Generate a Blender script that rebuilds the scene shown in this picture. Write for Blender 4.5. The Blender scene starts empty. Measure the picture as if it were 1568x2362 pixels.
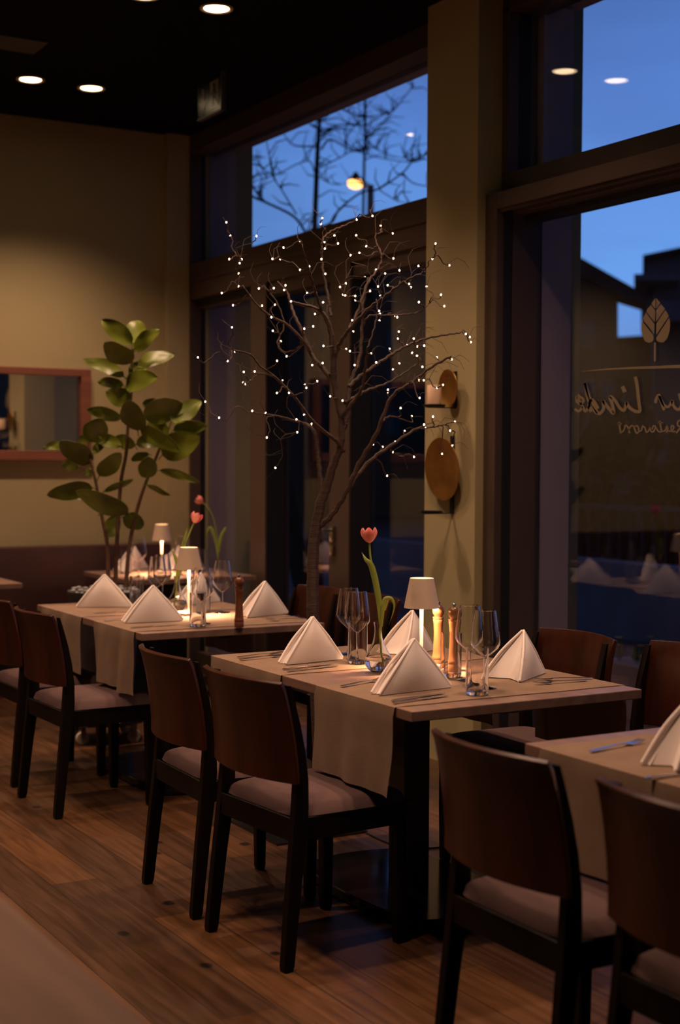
import bpy, bmesh, math, random
from mathutils import Vector, Matrix
random.seed(11)
PI = math.pi
S = bpy.context.scene
C = S.collection
R = math.radians

# ------------------------------------------------------------------ camera
FPX, CW, CHH, CAMZ = 3300.0, 1568, 2362, 1.45
YAW, PITCH, ROLL = R(30.1), R(2.0), R(0.30)
fw = Vector((math.sin(YAW)*math.cos(PITCH), math.cos(YAW)*math.cos(PITCH), -math.sin(PITCH)))
rt0 = Vector((math.cos(YAW), -math.sin(YAW), 0.0))
up0 = rt0.cross(fw)
rt = rt0*math.cos(ROLL) + up0*math.sin(ROLL)
up = up0*math.cos(ROLL) - rt0*math.sin(ROLL)
CAM = Vector((0, 0, CAMZ))
cam_d = bpy.data.cameras.new('camera'); cam = bpy.data.objects.new('camera', cam_d); C.objects.link(cam)
cam.matrix_world = Matrix((( rt.x, up.x, -fw.x, 0), (rt.y, up.y, -fw.y, 0), (rt.z, up.z, -fw.z, CAMZ), (0, 0, 0, 1)))
cam_d.sensor_fit = 'VERTICAL'; cam_d.sensor_height = 36.0; cam_d.lens = FPX/CHH*36.0
cam_d.clip_end = 300
cam_d.dof.use_dof = True; cam_d.dof.focus_distance = 4.85; cam_d.dof.aperture_fstop = 2.4
S.camera = cam

def ray(px, py): return fw + rt*((px-CW/2)/FPX) - up*((py-CHH/2)/FPX)
def at_z(px, py, z):
    d = ray(px, py); return CAM + d*((z-CAMZ)/d.z)
def at_x(px, py, x):
    d = ray(px, py); return CAM + d*(x/d.x)
def at_y(px, py, y):
    d = ray(px, py); return CAM + d*(y/d.y)
def at_d(px, py, dist): return CAM + ray(px, py)*dist

# ------------------------------------------------------------------ world: dusk sky
S.view_settings.view_transform = 'Standard'; S.view_settings.look = 'None'
S.view_settings.exposure = 0.0; S.view_settings.gamma = 1.0
try: S.view_settings.use_curve_mapping = False
except Exception: pass
W = bpy.data.worlds.new('dusk'); S.world = W; W.use_nodes = True
nt = W.node_tree; nt.nodes.clear()
def N(t, k, **kw):
    n = t.nodes.new(k)
    for a, b in kw.items():
        if a == 'ins':
            for i, v in b.items(): n.inputs[i].default_value = v
        else: setattr(n, a, b)
    return n
o_ = N(nt, 'ShaderNodeOutputWorld'); bg = N(nt, 'ShaderNodeBackground'); tc = N(nt, 'ShaderNodeTexCoord')
sx = N(nt, 'ShaderNodeSeparateXYZ'); rp = N(nt, 'ShaderNodeValToRGB')
nt.links.new(tc.outputs['Generated'], sx.inputs[0]); nt.links.new(sx.outputs['Z'], rp.inputs[0])
e = rp.color_ramp.elements
e[0].position = 0.0; e[0].color = (0.18, 0.38, 0.84, 1)
e[1].position = 0.62; e[1].color = (0.030, 0.036, 0.085, 1)
m_ = e.new(0.12); m_.color = (0.17, 0.41, 0.93, 1)
m_ = e.new(0.24); m_.color = (0.125, 0.29, 0.78, 1)
m_ = e.new(0.36); m_.color = (0.065, 0.14, 0.40, 1)
mp = N(nt, 'ShaderNodeMapping'); mp.inputs['Scale'].default_value = (1.5, 1.5, 5.0)
nz = N(nt, 'ShaderNodeTexNoise'); nz.inputs['Scale'].default_value = 2.6; nz.inputs['Detail'].default_value = 4
nr = N(nt, 'ShaderNodeMapRange'); nr.inputs[1].default_value = 0.35; nr.inputs[2].default_value = 0.75
nr.inputs[3].default_value = 0.0; nr.inputs[4].default_value = 0.55
mx = N(nt, 'ShaderNodeMixRGB'); mx.inputs['Color2'].default_value = (0.075, 0.13, 0.36, 1)
nt.links.new(tc.outputs['Generated'], mp.inputs[0]); nt.links.new(mp.outputs[0], nz.inputs[0])
nt.links.new(nz.outputs[0], nr.inputs[0]); nt.links.new(nr.outputs[0], mx.inputs['Fac'])
nt.links.new(rp.outputs[0], mx.inputs['Color1']); nt.links.new(mx.outputs[0], bg.inputs[0])
# the afterglow side of the sky is brighter than the opposite side
dp = N(nt, 'ShaderNodeVectorMath', operation='DOT_PRODUCT'); dp.inputs[1].default_value = (0.42, 0.908, 0.0)
nt.links.new(tc.outputs['Generated'], dp.inputs[0])
gr = N(nt, 'ShaderNodeMapRange'); gr.interpolation_type = 'SMOOTHSTEP'
gr.inputs[1].default_value = 0.1; gr.inputs[2].default_value = 0.88; gr.inputs[3].default_value = 0.32; gr.inputs[4].default_value = 1.12
nt.links.new(dp.outputs['Value'], gr.inputs[0]); nt.links.new(gr.outputs[0], bg.inputs[1])
nt.links.new(bg.outputs[0], o_.inputs[0])
try:
    S.cycles.use_denoising = True; S.cycles.sample_clamp_indirect = 4.0
    S.cycles.max_bounces = 10; S.cycles.transparent_max_bounces = 24; S.cycles.transmission_bounces = 10
    S.cycles.blur_glossy = 0.5
except Exception: pass

DOWN_W = 112.0          # each ceiling downlight
LAMP_W = 27.0           # each table lamp
WARM = (1.0, 0.61, 0.40)
WARM2 = (1.0, 0.55, 0.30)

# ------------------------------------------------------------------ materials
def mat(name, col, rough=0.5, metal=0.0, var=0.0, vs=8.0, bump=0.0, bs=60.0, spec=0.5, coat=0.0, sheen=0.0, stretch=(1, 1, 1), col2=None):
    m = bpy.data.materials.new(name); m.use_nodes = True; t = m.node_tree; b = t.nodes['Principled BSDF']
    b.inputs['Base Color'].default_value = (*col, 1); b.inputs['Roughness'].default_value = rough
    b.inputs['Metallic'].default_value = metal; b.inputs['Specular IOR Level'].default_value = spec
    b.inputs['Coat Weight'].default_value = coat; b.inputs['Sheen Weight'].default_value = sheen
    tc = N(t, 'ShaderNodeTexCoord'); mp = N(t, 'ShaderNodeMapping'); mp.inputs['Scale'].default_value = stretch
    t.links.new(tc.outputs['Object'], mp.inputs[0])
    if var or col2:
        n = N(t, 'ShaderNodeTexNoise'); n.inputs['Scale'].default_value = vs; n.inputs['Detail'].default_value = 5
        t.links.new(mp.outputs[0], n.inputs[0])
        r = N(t, 'ShaderNodeValToRGB'); t.links.new(n.outputs[0], r.inputs[0])
        c2 = col2 or tuple(c*(1-var) for c in col)
        r.color_ramp.elements[0].position = 0.35; r.color_ramp.elements[1].position = 0.68
        r.color_ramp.elements[0].color = (*c2, 1); r.color_ramp.elements[1].color = (*col, 1)
        t.links.new(r.outputs[0], b.inputs['Base Color'])
    if bump:
        n = N(t, 'ShaderNodeTexNoise'); n.inputs['Scale'].default_value = bs; n.inputs['Detail'].default_value = 3
        t.links.new(mp.outputs[0], n.inputs[0])
        k = N(t, 'ShaderNodeBump'); k.inputs['Strength'].default_value = bump; k.inputs['Distance'].default_value = 0.002
        t.links.new(n.outputs[0], k.inputs['Height']); t.links.new(k.outputs[0], b.inputs['Normal'])
    return m
def emit(name, col, s, sample=True):
    m = bpy.data.materials.new(name); m.use_nodes = True; t = m.node_tree; t.nodes.clear()
    o = N(t, 'ShaderNodeOutputMaterial'); e = N(t, 'ShaderNodeEmission'); e.inputs[0].default_value = (*col, 1); e.inputs[1].default_value = s
    t.links.new(e.outputs[0], o.inputs[0])
    if not sample: m.cycles.emission_sampling = 'NONE'
    return m
def pane_mat(name, tint=(0.96, 0.97, 0.98), f0=0.04, rough=0.0, gain=1.0):
    """clear glass: sees straight through, mirrors by the angle of view"""
    m = bpy.data.materials.new(name); m.use_nodes = True; t = m.node_tree; t.nodes.clear()
    o = N(t, 'ShaderNodeOutputMaterial'); g = N(t, 'ShaderNodeNewGeometry')
    d = N(t, 'ShaderNodeVectorMath', operation='DOT_PRODUCT'); t.links.new(g.outputs['Incoming'], d.inputs[0]); t.links.new(g.outputs['Normal'], d.inputs[1])
    a = N(t, 'ShaderNodeMath', operation='ABSOLUTE'); t.links.new(d.outputs['Value'], a.inputs[0])
    s = N(t, 'ShaderNodeMath', operation='SUBTRACT'); s.inputs[0].default_value = 1.0; t.links.new(a.outputs[0], s.inputs[1])
    p = N(t, 'ShaderNodeMath', operation='POWER'); t.links.new(s.outputs[0], p.inputs[0]); p.inputs[1].default_value = 5.0
    q = N(t, 'ShaderNodeMath', operation='MULTIPLY_ADD'); t.links.new(p.outputs[0], q.inputs[0]); q.inputs[1].default_value = (1-f0)*gain; q.inputs[2].default_value = f0*gain
    q.use_clamp = True
    tr = N(t, 'ShaderNodeBsdfTransparent'); tr.inputs[0].default_value = (*tint, 1)
    gl = N(t, 'ShaderNodeBsdfGlossy'); gl.inputs['Roughness'].default_value = rough
    mx = N(t, 'ShaderNodeMixShader'); t.links.new(q.outputs[0], mx.inputs[0]); t.links.new(tr.outputs[0], mx.inputs[1]); t.links.new(gl.outputs[0], mx.inputs[2])
    t.links.new(mx.outputs[0], o.inputs[0]); return m
def wood(name, c1, c2, rough=0.4, axis='Y', scale=1.0, coat=0.0, spec=0.5):
    st = {'X': (2*scale, 30*scale, 30*scale), 'Y': (30*scale, 2*scale, 30*scale), 'Z': (30*scale, 30*scale, 2*scale)}[axis]
    return mat(name, c1, rough, col2=c2, vs=1.0, stretch=st, bump=0.15, bs=3.0, coat=coat, spec=spec)

M = {}
M['plaster'] = mat('olive plaster', (0.385, 0.325, 0.170), 0.85, var=0.07, vs=2.0, bump=0.15, bs=120)
M['darkwall'] = mat('dark wall cutting fill light', (0.03, 0.022, 0.018), 0.8, var=0.1, vs=2)  # tone of the unseen walls, chosen dark to cut bounced fill light
M['ceiling'] = mat('black ceiling paint', (0.002, 0.002, 0.0035), 0.95, var=0.2, spec=0.1)
M['frame'] = mat('dark brown frame', (0.070, 0.046, 0.036), 0.42, var=0.12, vs=5)
M['gasket'] = mat('black gasket', (0.006, 0.006, 0.008), 0.6, var=0.1)
M['alu'] = mat('outside render', (0.50, 0.38, 0.38), 0.7, var=0.08, vs=3)
M['tabletop'] = wood('table oak', (0.22, 0.135, 0.098), (0.165, 0.10, 0.075), 0.38, 'Y')
M['black'] = mat('black steel', (0.010, 0.010, 0.012), 0.35, var=0.2)
M['plate'] = mat('polished black steel plate', (0.008, 0.008, 0.010), 0.12, spec=0.5, var=0.2, vs=3, bump=0.02, bs=6)
M['chairwood'] = wood('dark walnut', (0.006, 0.0025, 0.002), (0.003, 0.0015, 0.001), 0.5, 'Z', spec=0.14)
M['chairback'] = wood('walnut veneer', (0.044, 0.0105, 0.0045), (0.024, 0.0065, 0.003), 0.32, 'Z', 0.6, spec=0.30)
M['cushion'] = mat('mauve seat fabric', (0.10, 0.062, 0.060), 0.9, var=0.18, vs=9, bump=0.4, bs=400, spec=0.1)
M['linen'] = mat('linen runner', (0.22, 0.150, 0.105), 0.95, var=0.12, vs=14, bump=0.6, bs=500, spec=0.15)
M['napkin'] = mat('white napkin cloth', (0.88, 0.80, 0.76), 0.9, var=0.04, vs=20, bump=0.3, bs=500, spec=0.2)
M['glass'] = None
M['pane'] = pane_mat('window pane', (0.94, 0.95, 0.97), 0.045, 0.0, 1.6)
M['silver'] = mat('polished steel', (0.62, 0.62, 0.64), 0.18, 1.0, var=0.05)
M['chrome'] = mat('chrome', (0.5, 0.47, 0.44), 0.25, 1.0, var=0.05)
M['lampbody'] = mat('lamp cream paint', (0.66, 0.56, 0.46), 0.5, var=0.03)
M['shade'] = mat('lamp shade paint', (0.55, 0.43, 0.33), 0.55, var=0.03)
M['oak'] = wood('light beech mill', (0.17, 0.078, 0.033), (0.13, 0.056, 0.021), 0.3, 'Z', 1.5, 0.4)
M['walnut'] = wood('walnut mill', (0.20, 0.065, 0.028), (0.13, 0.04, 0.018), 0.3, 'Z', 1.5, 0.4)
M['leaf'] = mat('rubber plant leaf', (0.165, 0.20, 0.018), 0.38, var=0.45, vs=6, spec=0.35)
M['tulip'] = mat('tulip petal', (0.85, 0.13, 0.13), 0.5, col2=(0.90, 0.36, 0.28), vs=30, stretch=(1, 1, 0.3))
M['green'] = mat('tulip stem green', (0.27, 0.34, 0.055), 0.5, var=0.2, vs=20)
M['bark'] = mat('wrapped bark', (0.075, 0.040, 0.028), 0.75, col2=(0.030, 0.017, 0.012), vs=60, stretch=(0.3, 0.3, 3), bump=1.0, bs=90)
M['stem'] = mat('plant stem bark', (0.11, 0.05, 0.025), 0.7, var=0.3, vs=30, bump=0.4, bs=120)
M['outbark'] = mat('tree bark', (0.02, 0.018, 0.017), 0.9, var=0.3, vs=8)
M['led'] = emit('led bulb', (1.0, 0.62, 0.38), 26.0, False)
M['disc'] = emit('downlight disc', (1.0, 0.72, 0.42), 9.0, False)
M['ring'] = mat('downlight reflector', (0.55, 0.42, 0.28), 0.4, var=0.02)
M['diff'] = emit('lamp diffuser', (1.0, 0.66, 0.36), 12.0, False)
M['street'] = emit('street lamp glass', (1.0, 0.45, 0.12), 5.0, False)
M['gold'] = mat('brushed brass', (0.62, 0.34, 0.10), 0.42, 1.0, var=0.35, vs=9, bump=0.25, bs=30)
M['iron'] = mat('black iron', (0.02, 0.018, 0.02), 0.5, 0.5, var=0.2)
M['wax'] = mat('candle wax', (0.85, 0.60, 0.42), 0.5, var=0.03)
M['mirror'] = mat('mirror glass', (0.80, 0.80, 0.80), 0.02, 1.0, var=0.01)
M['mirrorframe'] = wood('red brown wood', (0.24, 0.085, 0.05), (0.17, 0.06, 0.036), 0.5, 'X')
M['leather'] = mat('wine brown leather', (0.055, 0.021, 0.020), 0.5, var=0.2, vs=6, bump=0.3, bs=90)
M['pot'] = mat('dark stone planter', (0.03, 0.028, 0.03), 0.6, var=0.3, vs=10, bump=0.3, bs=40)
M['pebble'] = mat('grey pebbles', (0.30, 0.30, 0.31), 0.6, var=0.5, vs=30)
M['vinyl'] = mat('beige window vinyl', (0.22, 0.17, 0.105), 0.8, var=0.05)
M['signdark'] = mat('exit sign dark green', (0.006, 0.022, 0.014), 0.25, var=0.05, vs=2)
M['signwhite'] = mat('exit sign white', (0.30, 0.28, 0.24), 0.25, var=0.03)
M['signframe'] = mat('exit sign frame', (0.16, 0.14, 0.11), 0.4, 0.6, var=0.05)
M['house'] = mat('house render', (0.16, 0.095, 0.065), 0.9, var=0.15, vs=0.6)
M['roof'] = mat('roof tiles', (0.035, 0.030, 0.032), 0.8, var=0.3, vs=3)
M['house2'] = mat('grey render', (0.20, 0.17, 0.18), 0.9, var=0.1, vs=0.6)
M['paving'] = mat('terrace paving', (0.26, 0.15, 0.14), 0.6, var=0.35, vs=1.2, bump=0.2, bs=20)
M['asphalt'] = mat('asphalt', (0.11, 0.07, 0.07), 0.7, var=0.3, vs=2)
M['concrete'] = mat('concrete', (0.32, 0.24, 0.25), 0.8, var=0.25, vs=3)
M['bush'] = mat('evergreen bush', (0.02, 0.035, 0.02), 0.8, var=0.6, vs=12)
M['flower'] = mat('yellow blossom', (0.65, 0.45, 0.08), 0.7, var=0.2)
M['caster'] = mat('pale caster wheel', (0.42, 0.36, 0.30), 0.5, var=0.1)
M['darkglass'] = mat('dark glazing', (0.02, 0.022, 0.03), 0.15, var=0.05)
M['cord'] = mat('black cord', (0.008, 0.008, 0.008), 0.5, var=0.1)
M['rubber'] = mat('black rubber', (0.01, 0.01, 0.01), 0.8, var=0.1)
def water_mat():
    m = bpy.data.materials.new('water'); m.use_nodes = True; b = m.node_tree.nodes['Principled BSDF']
    b.inputs['Base Color'].default_value = (0.97, 0.98, 1, 1); b.inputs['Roughness'].default_value = 0.0
    b.inputs['IOR'].default_value = 1.33; b.inputs['Transmission Weight'].default_value = 1.0
    return m
M['water'] = water_mat()
def solid_glass():
    m = bpy.data.materials.new('solid glass'); m.use_nodes = True; b = m.node_tree.nodes['Principled BSDF']
    b.inputs['Base Color'].default_value = (1, 1, 1, 1); b.inputs['Roughness'].default_value = 0.0
    b.inputs['IOR'].default_value = 1.45; b.inputs['Transmission Weight'].default_value = 1.0
    return m
M['solid'] = solid_glass(); M['glass'] = M['solid']
def floor_mat():
    m = bpy.data.materials.new('oak plank floor'); m.use_nodes = True; t = m.node_tree; b = t.nodes['Principled BSDF']
    tc = N(t, 'ShaderNodeTexCoord'); mp = N(t, 'ShaderNodeMapping'); mp.inputs['Rotation'].default_value = (0, 0, R(90)); mp.inputs['Location'].default_value = (0.13, 0.07, 0)
    t.links.new(tc.outputs['Object'], mp.inputs[0])
    br = N(t, 'ShaderNodeTexBrick'); br.offset = 0.37; br.offset_frequency = 2
    for k, v in {'Color1': (0.110, 0.048, 0.017, 1), 'Color2': (0.038, 0.017, 0.008, 1), 'Mortar': (0.02, 0.010, 0.006, 1), 'Scale': 1.0, 'Mortar Size': 0.0016, 'Mortar Smooth': 0.2, 'Bias': -0.2, 'Brick Width': 1.35, 'Row Height': 0.165}.items():
        br.inputs[k].default_value = v
    t.links.new(mp.outputs[0], br.inputs[0])
    m2 = N(t, 'ShaderNodeMapping'); m2.inputs['Scale'].default_value = (22, 1.6, 1); t.links.new(tc.outputs['Object'], m2.inputs[0])
    n = N(t, 'ShaderNodeTexNoise'); n.inputs['Scale'].default_value = 1.6; n.inputs['Detail'].default_value = 6; n.inputs['Distortion'].default_value = 0.6
    t.links.new(m2.outputs[0], n.inputs[0])
    r = N(t, 'ShaderNodeMapRange'); r.inputs[1].default_value = 0.3; r.inputs[2].default_value = 0.75; r.inputs[3].default_value = 0.5; r.inputs[4].default_value = 1.15
    t.links.new(n.outputs[0], r.inputs[0])
    mu = N(t, 'ShaderNodeMixRGB', blend_type='MULTIPLY'); mu.inputs[0].default_value = 1.0
    t.links.new(br.outputs['Color'], mu.inputs[1]); t.links.new(r.outputs[0], mu.inputs[2])
    # knots
    v = N(t, 'ShaderNodeTexVoronoi', voronoi_dimensions='2D'); v.inputs['Scale'].default_value = 2.3; v.inputs['Randomness'].default_value = 1.0
    m3 = N(t, 'ShaderNodeMapping'); m3.inputs['Scale'].default_value = (1.0, 0.8, 1); t.links.new(tc.outputs['Object'], m3.inputs[0]); t.links.new(m3.outputs[0], v.inputs[0])
    n3 = N(t, 'ShaderNodeTexNoise'); n3.inputs['Scale'].default_value = 9.0; t.links.new(tc.outputs['Object'], n3.inputs[0])
    ad = N(t, 'ShaderNodeMath', operation='MULTIPLY_ADD'); ad.inputs[1].default_value = 0.07; t.links.new(n3.outputs[0], ad.inputs[0]); t.links.new(v.outputs['Distance'], ad.inputs[2])
    kr = N(t, 'ShaderNodeMapRange'); kr.inputs[1].default_value = 0.062; kr.inputs[2].default_value = 0.085; kr.inputs[3].default_value = 0.12; kr.inputs[4].default_value = 1.0
    t.links.new(ad.outputs[0], kr.inputs[0])
    mk = N(t, 'ShaderNodeMixRGB', blend_type='MULTIPLY'); mk.inputs[0].default_value = 1.0
    t.links.new(mu.outputs[0], mk.inputs[1]); t.links.new(kr.outputs[0], mk.inputs[2])
    t.links.new(mk.outputs[0], b.inputs['Base Color'])
    b.inputs['Roughness'].default_value = 0.34
    rr = N(t, 'ShaderNodeMapRange'); rr.inputs[3].default_value = 0.26; rr.inputs[4].default_value = 0.46; t.links.new(n.outputs[0], rr.inputs[0]); t.links.new(rr.outputs[0], b.inputs['Roughness'])
    bp = N(t, 'ShaderNodeBump'); bp.inputs['Strength'].default_value = 0.35; bp.inputs['Distance'].default_value = 0.002
    sb = N(t, 'ShaderNodeMath', operation='SUBTRACT'); t.links.new(n.outputs[0], sb.inputs[0]); t.links.new(br.outputs['Fac'], sb.inputs[1])
    t.links.new(sb.outputs[0], bp.inputs['Height']); t.links.new(bp.outputs[0], b.inputs['Normal'])
    return m
M['floor'] = floor_mat()

# ------------------------------------------------------------------ object helpers
def new_obj(name, verts, faces, m, parent=None, smooth=False, loc=None, rot=None, auto=None):
    me = bpy.data.meshes.new(name); me.from_pydata([tuple(v) for v in verts], [], [tuple(f) for f in faces]); me.update()
    if smooth:
        for p in me.polygons: p.use_smooth = True
    if m is not None: me.materials.append(m)
    o = bpy.data.objects.new(name, me); C.objects.link(o)
    if parent is not None: o.parent = parent
    if loc is not None: o.location = loc
    if rot is not None: o.rotation_euler = rot
    return o
class MB:
    def __init__(s): s.v = []; s.f = []
    def add(s, v, f):
        n = len(s.v); s.v += [Vector(a) for a in v]; s.f += [tuple(i+n for i in q) for q in f]; return s
    def box(s, x0, x1, y0, y1, z0, z1, b=0.0):
        if b <= 0:
            v = [(x, y, z) for z in (z0, z1) for x, y in ((x0, y0), (x1, y0), (x1, y1), (x0, y1))]
            return s.add(v, [(0, 3, 2, 1), (4, 5, 6, 7), (0, 1, 5, 4), (1, 2, 6, 5), (2, 3, 7, 6), (3, 0, 4, 7)])
        bm = bmesh.new(); bmesh.ops.create_cube(bm, size=1)
        for q in bm.verts: q.co = Vector(((x0+x1)/2 + q.co.x*(x1-x0), (y0+y1)/2 + q.co.y*(y1-y0), (z0+z1)/2 + q.co.z*(z1-z0)))
        bmesh.ops.bevel(bm, geom=bm.edges[:], offset=b, segments=2, affect='EDGES', profile=0.6)
        bm.verts.index_update(); s.add([q.co.copy() for q in bm.verts], [[q.index for q in f.verts] for f in bm.faces]); bm.free(); return s
    def lathe(s, prof, seg=32, cx=0, cy=0, close=False):
        n = len(s.v); k = len(prof)
        for (r, z) in prof:
            for i in range(seg):
                a = 2*PI*i/seg; s.v.append(Vector((cx + r*math.cos(a), cy + r*math.sin(a), z)))
        rng = k if close else k-1
        for j in range(rng):
            for i in range(seg):
                a, b2 = n + j*seg + i, n + j*seg + (i+1) % seg; c, d = n + ((j+1) % k)*seg + (i+1) % seg, n + ((j+1) % k)*seg + i
                s.f.append((a, b2, c, d))
        if not close:
            s.f.append(tuple(n + i for i in range(seg))[::-1]); s.f.append(tuple(n + (k-1)*seg + i for i in range(seg)))
        return s
    def tube(s, pts, rad, seg=8, sq=None):
        pts = [Vector(p) for p in pts]; n = len(s.v); k = len(pts)
        if not hasattr(rad, '__len__'): rad = [rad]*k
        nrm = None
        for i, p in enumerate(pts):
            d = (pts[min(i+1, k-1)] - pts[max(i-1, 0)])
            d = d.normalized() if d.length > 1e-9 else Vector((0, 0, 1))
            if nrm is None:
                a = Vector((0, 0, 1)) if abs(d.z) < 0.9 else Vector((1, 0, 0)); nrm = d.cross(a).normalized()
            nrm = (nrm - d*nrm.dot(d)).normalized(); bn = d.cross(nrm)
            for j in range(seg):
                a = 2*PI*j/seg; s.v.append(p + (nrm*math.cos(a) + bn*math.sin(a))*rad[i])
        for i in range(k-1):
            for j in range(seg):
                a, b2 = n + i*seg + j, n + i*seg + (j+1) % seg; s.f.append((a, b2, b2+seg, a+seg))
        s.f.append(tuple(n + j for j in range(seg))[::-1]); s.f.append(tuple(n + (k-1)*seg + j for j in range(seg)))
        return s
    def sweep(s, pts, secs):
        """quad section bar: pts list of centre, secs list of 4 offsets lists"""
        n = len(s.v)
        for p, q in zip(pts, secs):
            for o in q: s.v.append(Vector(p) + Vector(o))
        m = len(secs[0])
        for i in range(len(pts)-1):
            for j in range(m):
                a, b2 = n + i*m + j, n + i*m + (j+1) % m; s.f.append((a, b2, b2+m, a+m))
        s.f.append(tuple(n + j for j in range(m))[::-1]); s.f.append(tuple(n + (len(pts)-1)*m + j for j in range(m))); return s
    def grid(s, fn, nu, nv, th=None):
        n = len(s.v)
        for i in range(nu+1):
            for j in range(nv+1): s.v.append(Vector(fn(i/nu, j/nv)))
        for i in range(nu):
            for j in range(nv):
                a = n + i*(nv+1) + j; s.f.append((a, a+nv+1, a+nv+2, a+1))
        return s
    def solid(s, th):
        """give an open sheet thickness along its vertex normals"""
        me = bpy.data.meshes.new('t'); me.from_pydata([tuple(v) for v in s.v], [], s.f); me.update()
        bm = bmesh.new(); bm.from_mesh(me); bmesh.ops.recalc_face_normals(bm, faces=bm.faces[:])
        bmesh.ops.solidify(bm, geom=bm.faces[:], thickness=th)
        bm.verts.index_update(); s.v = [q.co.copy() for q in bm.verts]; s.f = [tuple(q.index for q in f.verts) for f in bm.faces]; bm.free(); bpy.data.meshes.remove(me); return s
    def xf(s, mt): s.v = [mt @ v for v in s.v]; return s
    def build(s, name, m, parent=None, smooth=False, bevel=0.0, sub=0, **kw):
        o = new_obj(name, s.v, s.f, m, parent, smooth, **kw)
        bm = bmesh.new(); bm.from_mesh(o.data); bmesh.ops.recalc_face_normals(bm, faces=bm.faces[:]); bm.to_mesh(o.data); bm.free()
        if smooth:
            try: o.data.set_sharp_from_angle(angle=R(40))
            except Exception: pass
        if bevel:
            q = o.modifiers.new('bevel', 'BEVEL'); q.width = bevel; q.segments = 2; q.limit_method = 'ANGLE'
        if sub:
            q = o.modifiers.new('subsurf', 'SUBSURF'); q.levels = sub; q.render_levels = sub
        return o
def tag(o, label, cat, group=None, kind=None):
    o['label'] = label; o['category'] = cat
    if group: o['group'] = group
    if kind: o['kind'] = kind
    return o
def thing(name, label, cat, loc=(0, 0, 0), rz=0.0, group=None):
    o = bpy.data.objects.new(name, None); C.objects.link(o); o.empty_display_size = 0.05
    o.location = loc; o.rotation_euler = (0, 0, rz); return tag(o, label, cat, group)
def copy_thing(src, label, loc, rz=0.0, group=None):
    r = src.copy(); C.objects.link(r); r.location = loc; r.rotation_euler = (0, 0, rz); r['label'] = label
    if group: r['group'] = group
    for ch in list(src.children):
        c = ch.copy(); C.objects.link(c); c.parent = r
        for g in ch.children:
            d = g.copy(); C.objects.link(d); d.parent = c
    return r
def struct(o): o['kind'] = 'structure'; return o
def smoothpath(pts, n=6):
    """Catmull-Rom through the points"""
    pts = [Vector(p) for p in pts]; out = []
    for i in range(len(pts)-1):
        p0 = pts[max(i-1, 0)]; p1 = pts[i]; p2 = pts[i+1]; p3 = pts[min(i+2, len(pts)-1)]
        for k in range(n):
            t = k/n; out.append(0.5*((2*p1) + (p2-p0)*t + (2*p0-5*p1+4*p2-p3)*t*t + (3*p1-p0-3*p2+p3)*t**3))
    out.append(pts[-1]); return out

# ================================================================== THE ROOM
XF, XG, XO, XC, YB, YP, ZC = 4.02, 4.16, 4.37, 3.885, 9.06, 9.0, 3.66
YR = 5.45                                                     # side of the column facing the right window
def px_y(px, x): return at_x(px, 1000, x).y
XL, YN = -3.6, -3.2
struct(MB().box(XL, 4.5, YN, YB+0.2, -0.1, 0.0).build('floor', M['floor']))
struct(MB().box(XL, 4.5, YN, YB+0.2, ZC, ZC+0.2).build('ceiling', M['ceiling']))
struct(MB().box(XL, 4.5, YB, YB+0.2, 0, ZC).build('wall_back', M['plaster']))
struct(MB().box(XL-0.2, XL, YN, YB+0.2, 0, ZC).build('wall_left', M['darkwall']))
struct(MB().box(XL-0.2, 4.5, YN-0.2, YN, 0, ZC).build('wall_near', M['darkwall']))
struct(MB().box(3.86, 4.5, YP, YB, 0, ZC).build('wall_corner_pilaster', M['plaster']))
YCF = px_y(980, XC)
struct(MB().box(XC, 4.5, YR, YCF, 0, ZC).build('wall_column', M['plaster']))
# outer masonry beside and above the openings
b = MB(); b.box(XG+0.02, XO, YP-0.001, YP+0.3, 0, 3.59); struct(b.build('wall_reveal_far', M['alu']))
struct(MB().box(XG+0.035, XO, YR-0.088, YR, 0, 3.59).build('wall_reveal_column', M['alu']))
struct(MB().box(XG+0.1, XO+0.05, YN, YP, 3.6, ZC).build('wall_lintel', M['alu']))

# left glazed front: frame, transom, side light, double door
w = MB()
w.box(XF, XG-0.06, YP-0.02, YP, 0, 3.56)                     # far jamb
w.box(XF, XG+0.06, YCF, YP, 3.54, ZC)                         # head
w.box(XF, XG+0.04, YCF, YP, 2.55, 2.79)                       # transom beam
struct(w.build('window_1', M['frame'], bevel=0.003))
w1 = bpy.data.objects['window_1']
MB().box(XF+0.04, XG-0.02, YP-0.005, YP, 0, 3.54).build('gasket', M['gasket'], w1)
MB().box(XF-0.012, XF, YCF, YP-0.02, 2.665, 2.685).build('trim_bead', M['frame'], w1)
MB().box(XG-0.004, XG+0.004, YCF, YP, 2.79, 3.54).build('pane', M['pane'], w1)
yA, yB = px_y(577, XF), px_y(612, XF)                         # post beside the side light
yS1, yS0 = px_y(757, XF), px_y(805, XF)                       # door stile with the handle
struct(MB().box(XF, XG+0.03, yB, yA, 0, 2.55).build('trim_1', M['frame'], bevel=0.003))
MB().box(XF+0.01, XG, yB-0.004, yB, 0, 2.55).build('gasket', M['gasket'], bpy.data.objects['trim_1'])
# side light
w = MB(); w.box(XF+0.05, XG+0.02, yA, YP-0.02, 2.49, 2.55); w.box(XF+0.05, XG+0.02, yA, YP-0.02, 0, 0.14)
struct(w.build('window_2', M['frame'])); w2 = bpy.data.objects['window_2']
MB().box(XG-0.004, XG+0.004, yA, YP-0.005, 0.14, 2.49).build('pane', M['pane'], w2)
MB().box(XF+0.045, XF+0.055, yA, YP-0.02, 2.50, 2.56).build('gasket', M['gasket'], w2)
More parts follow.
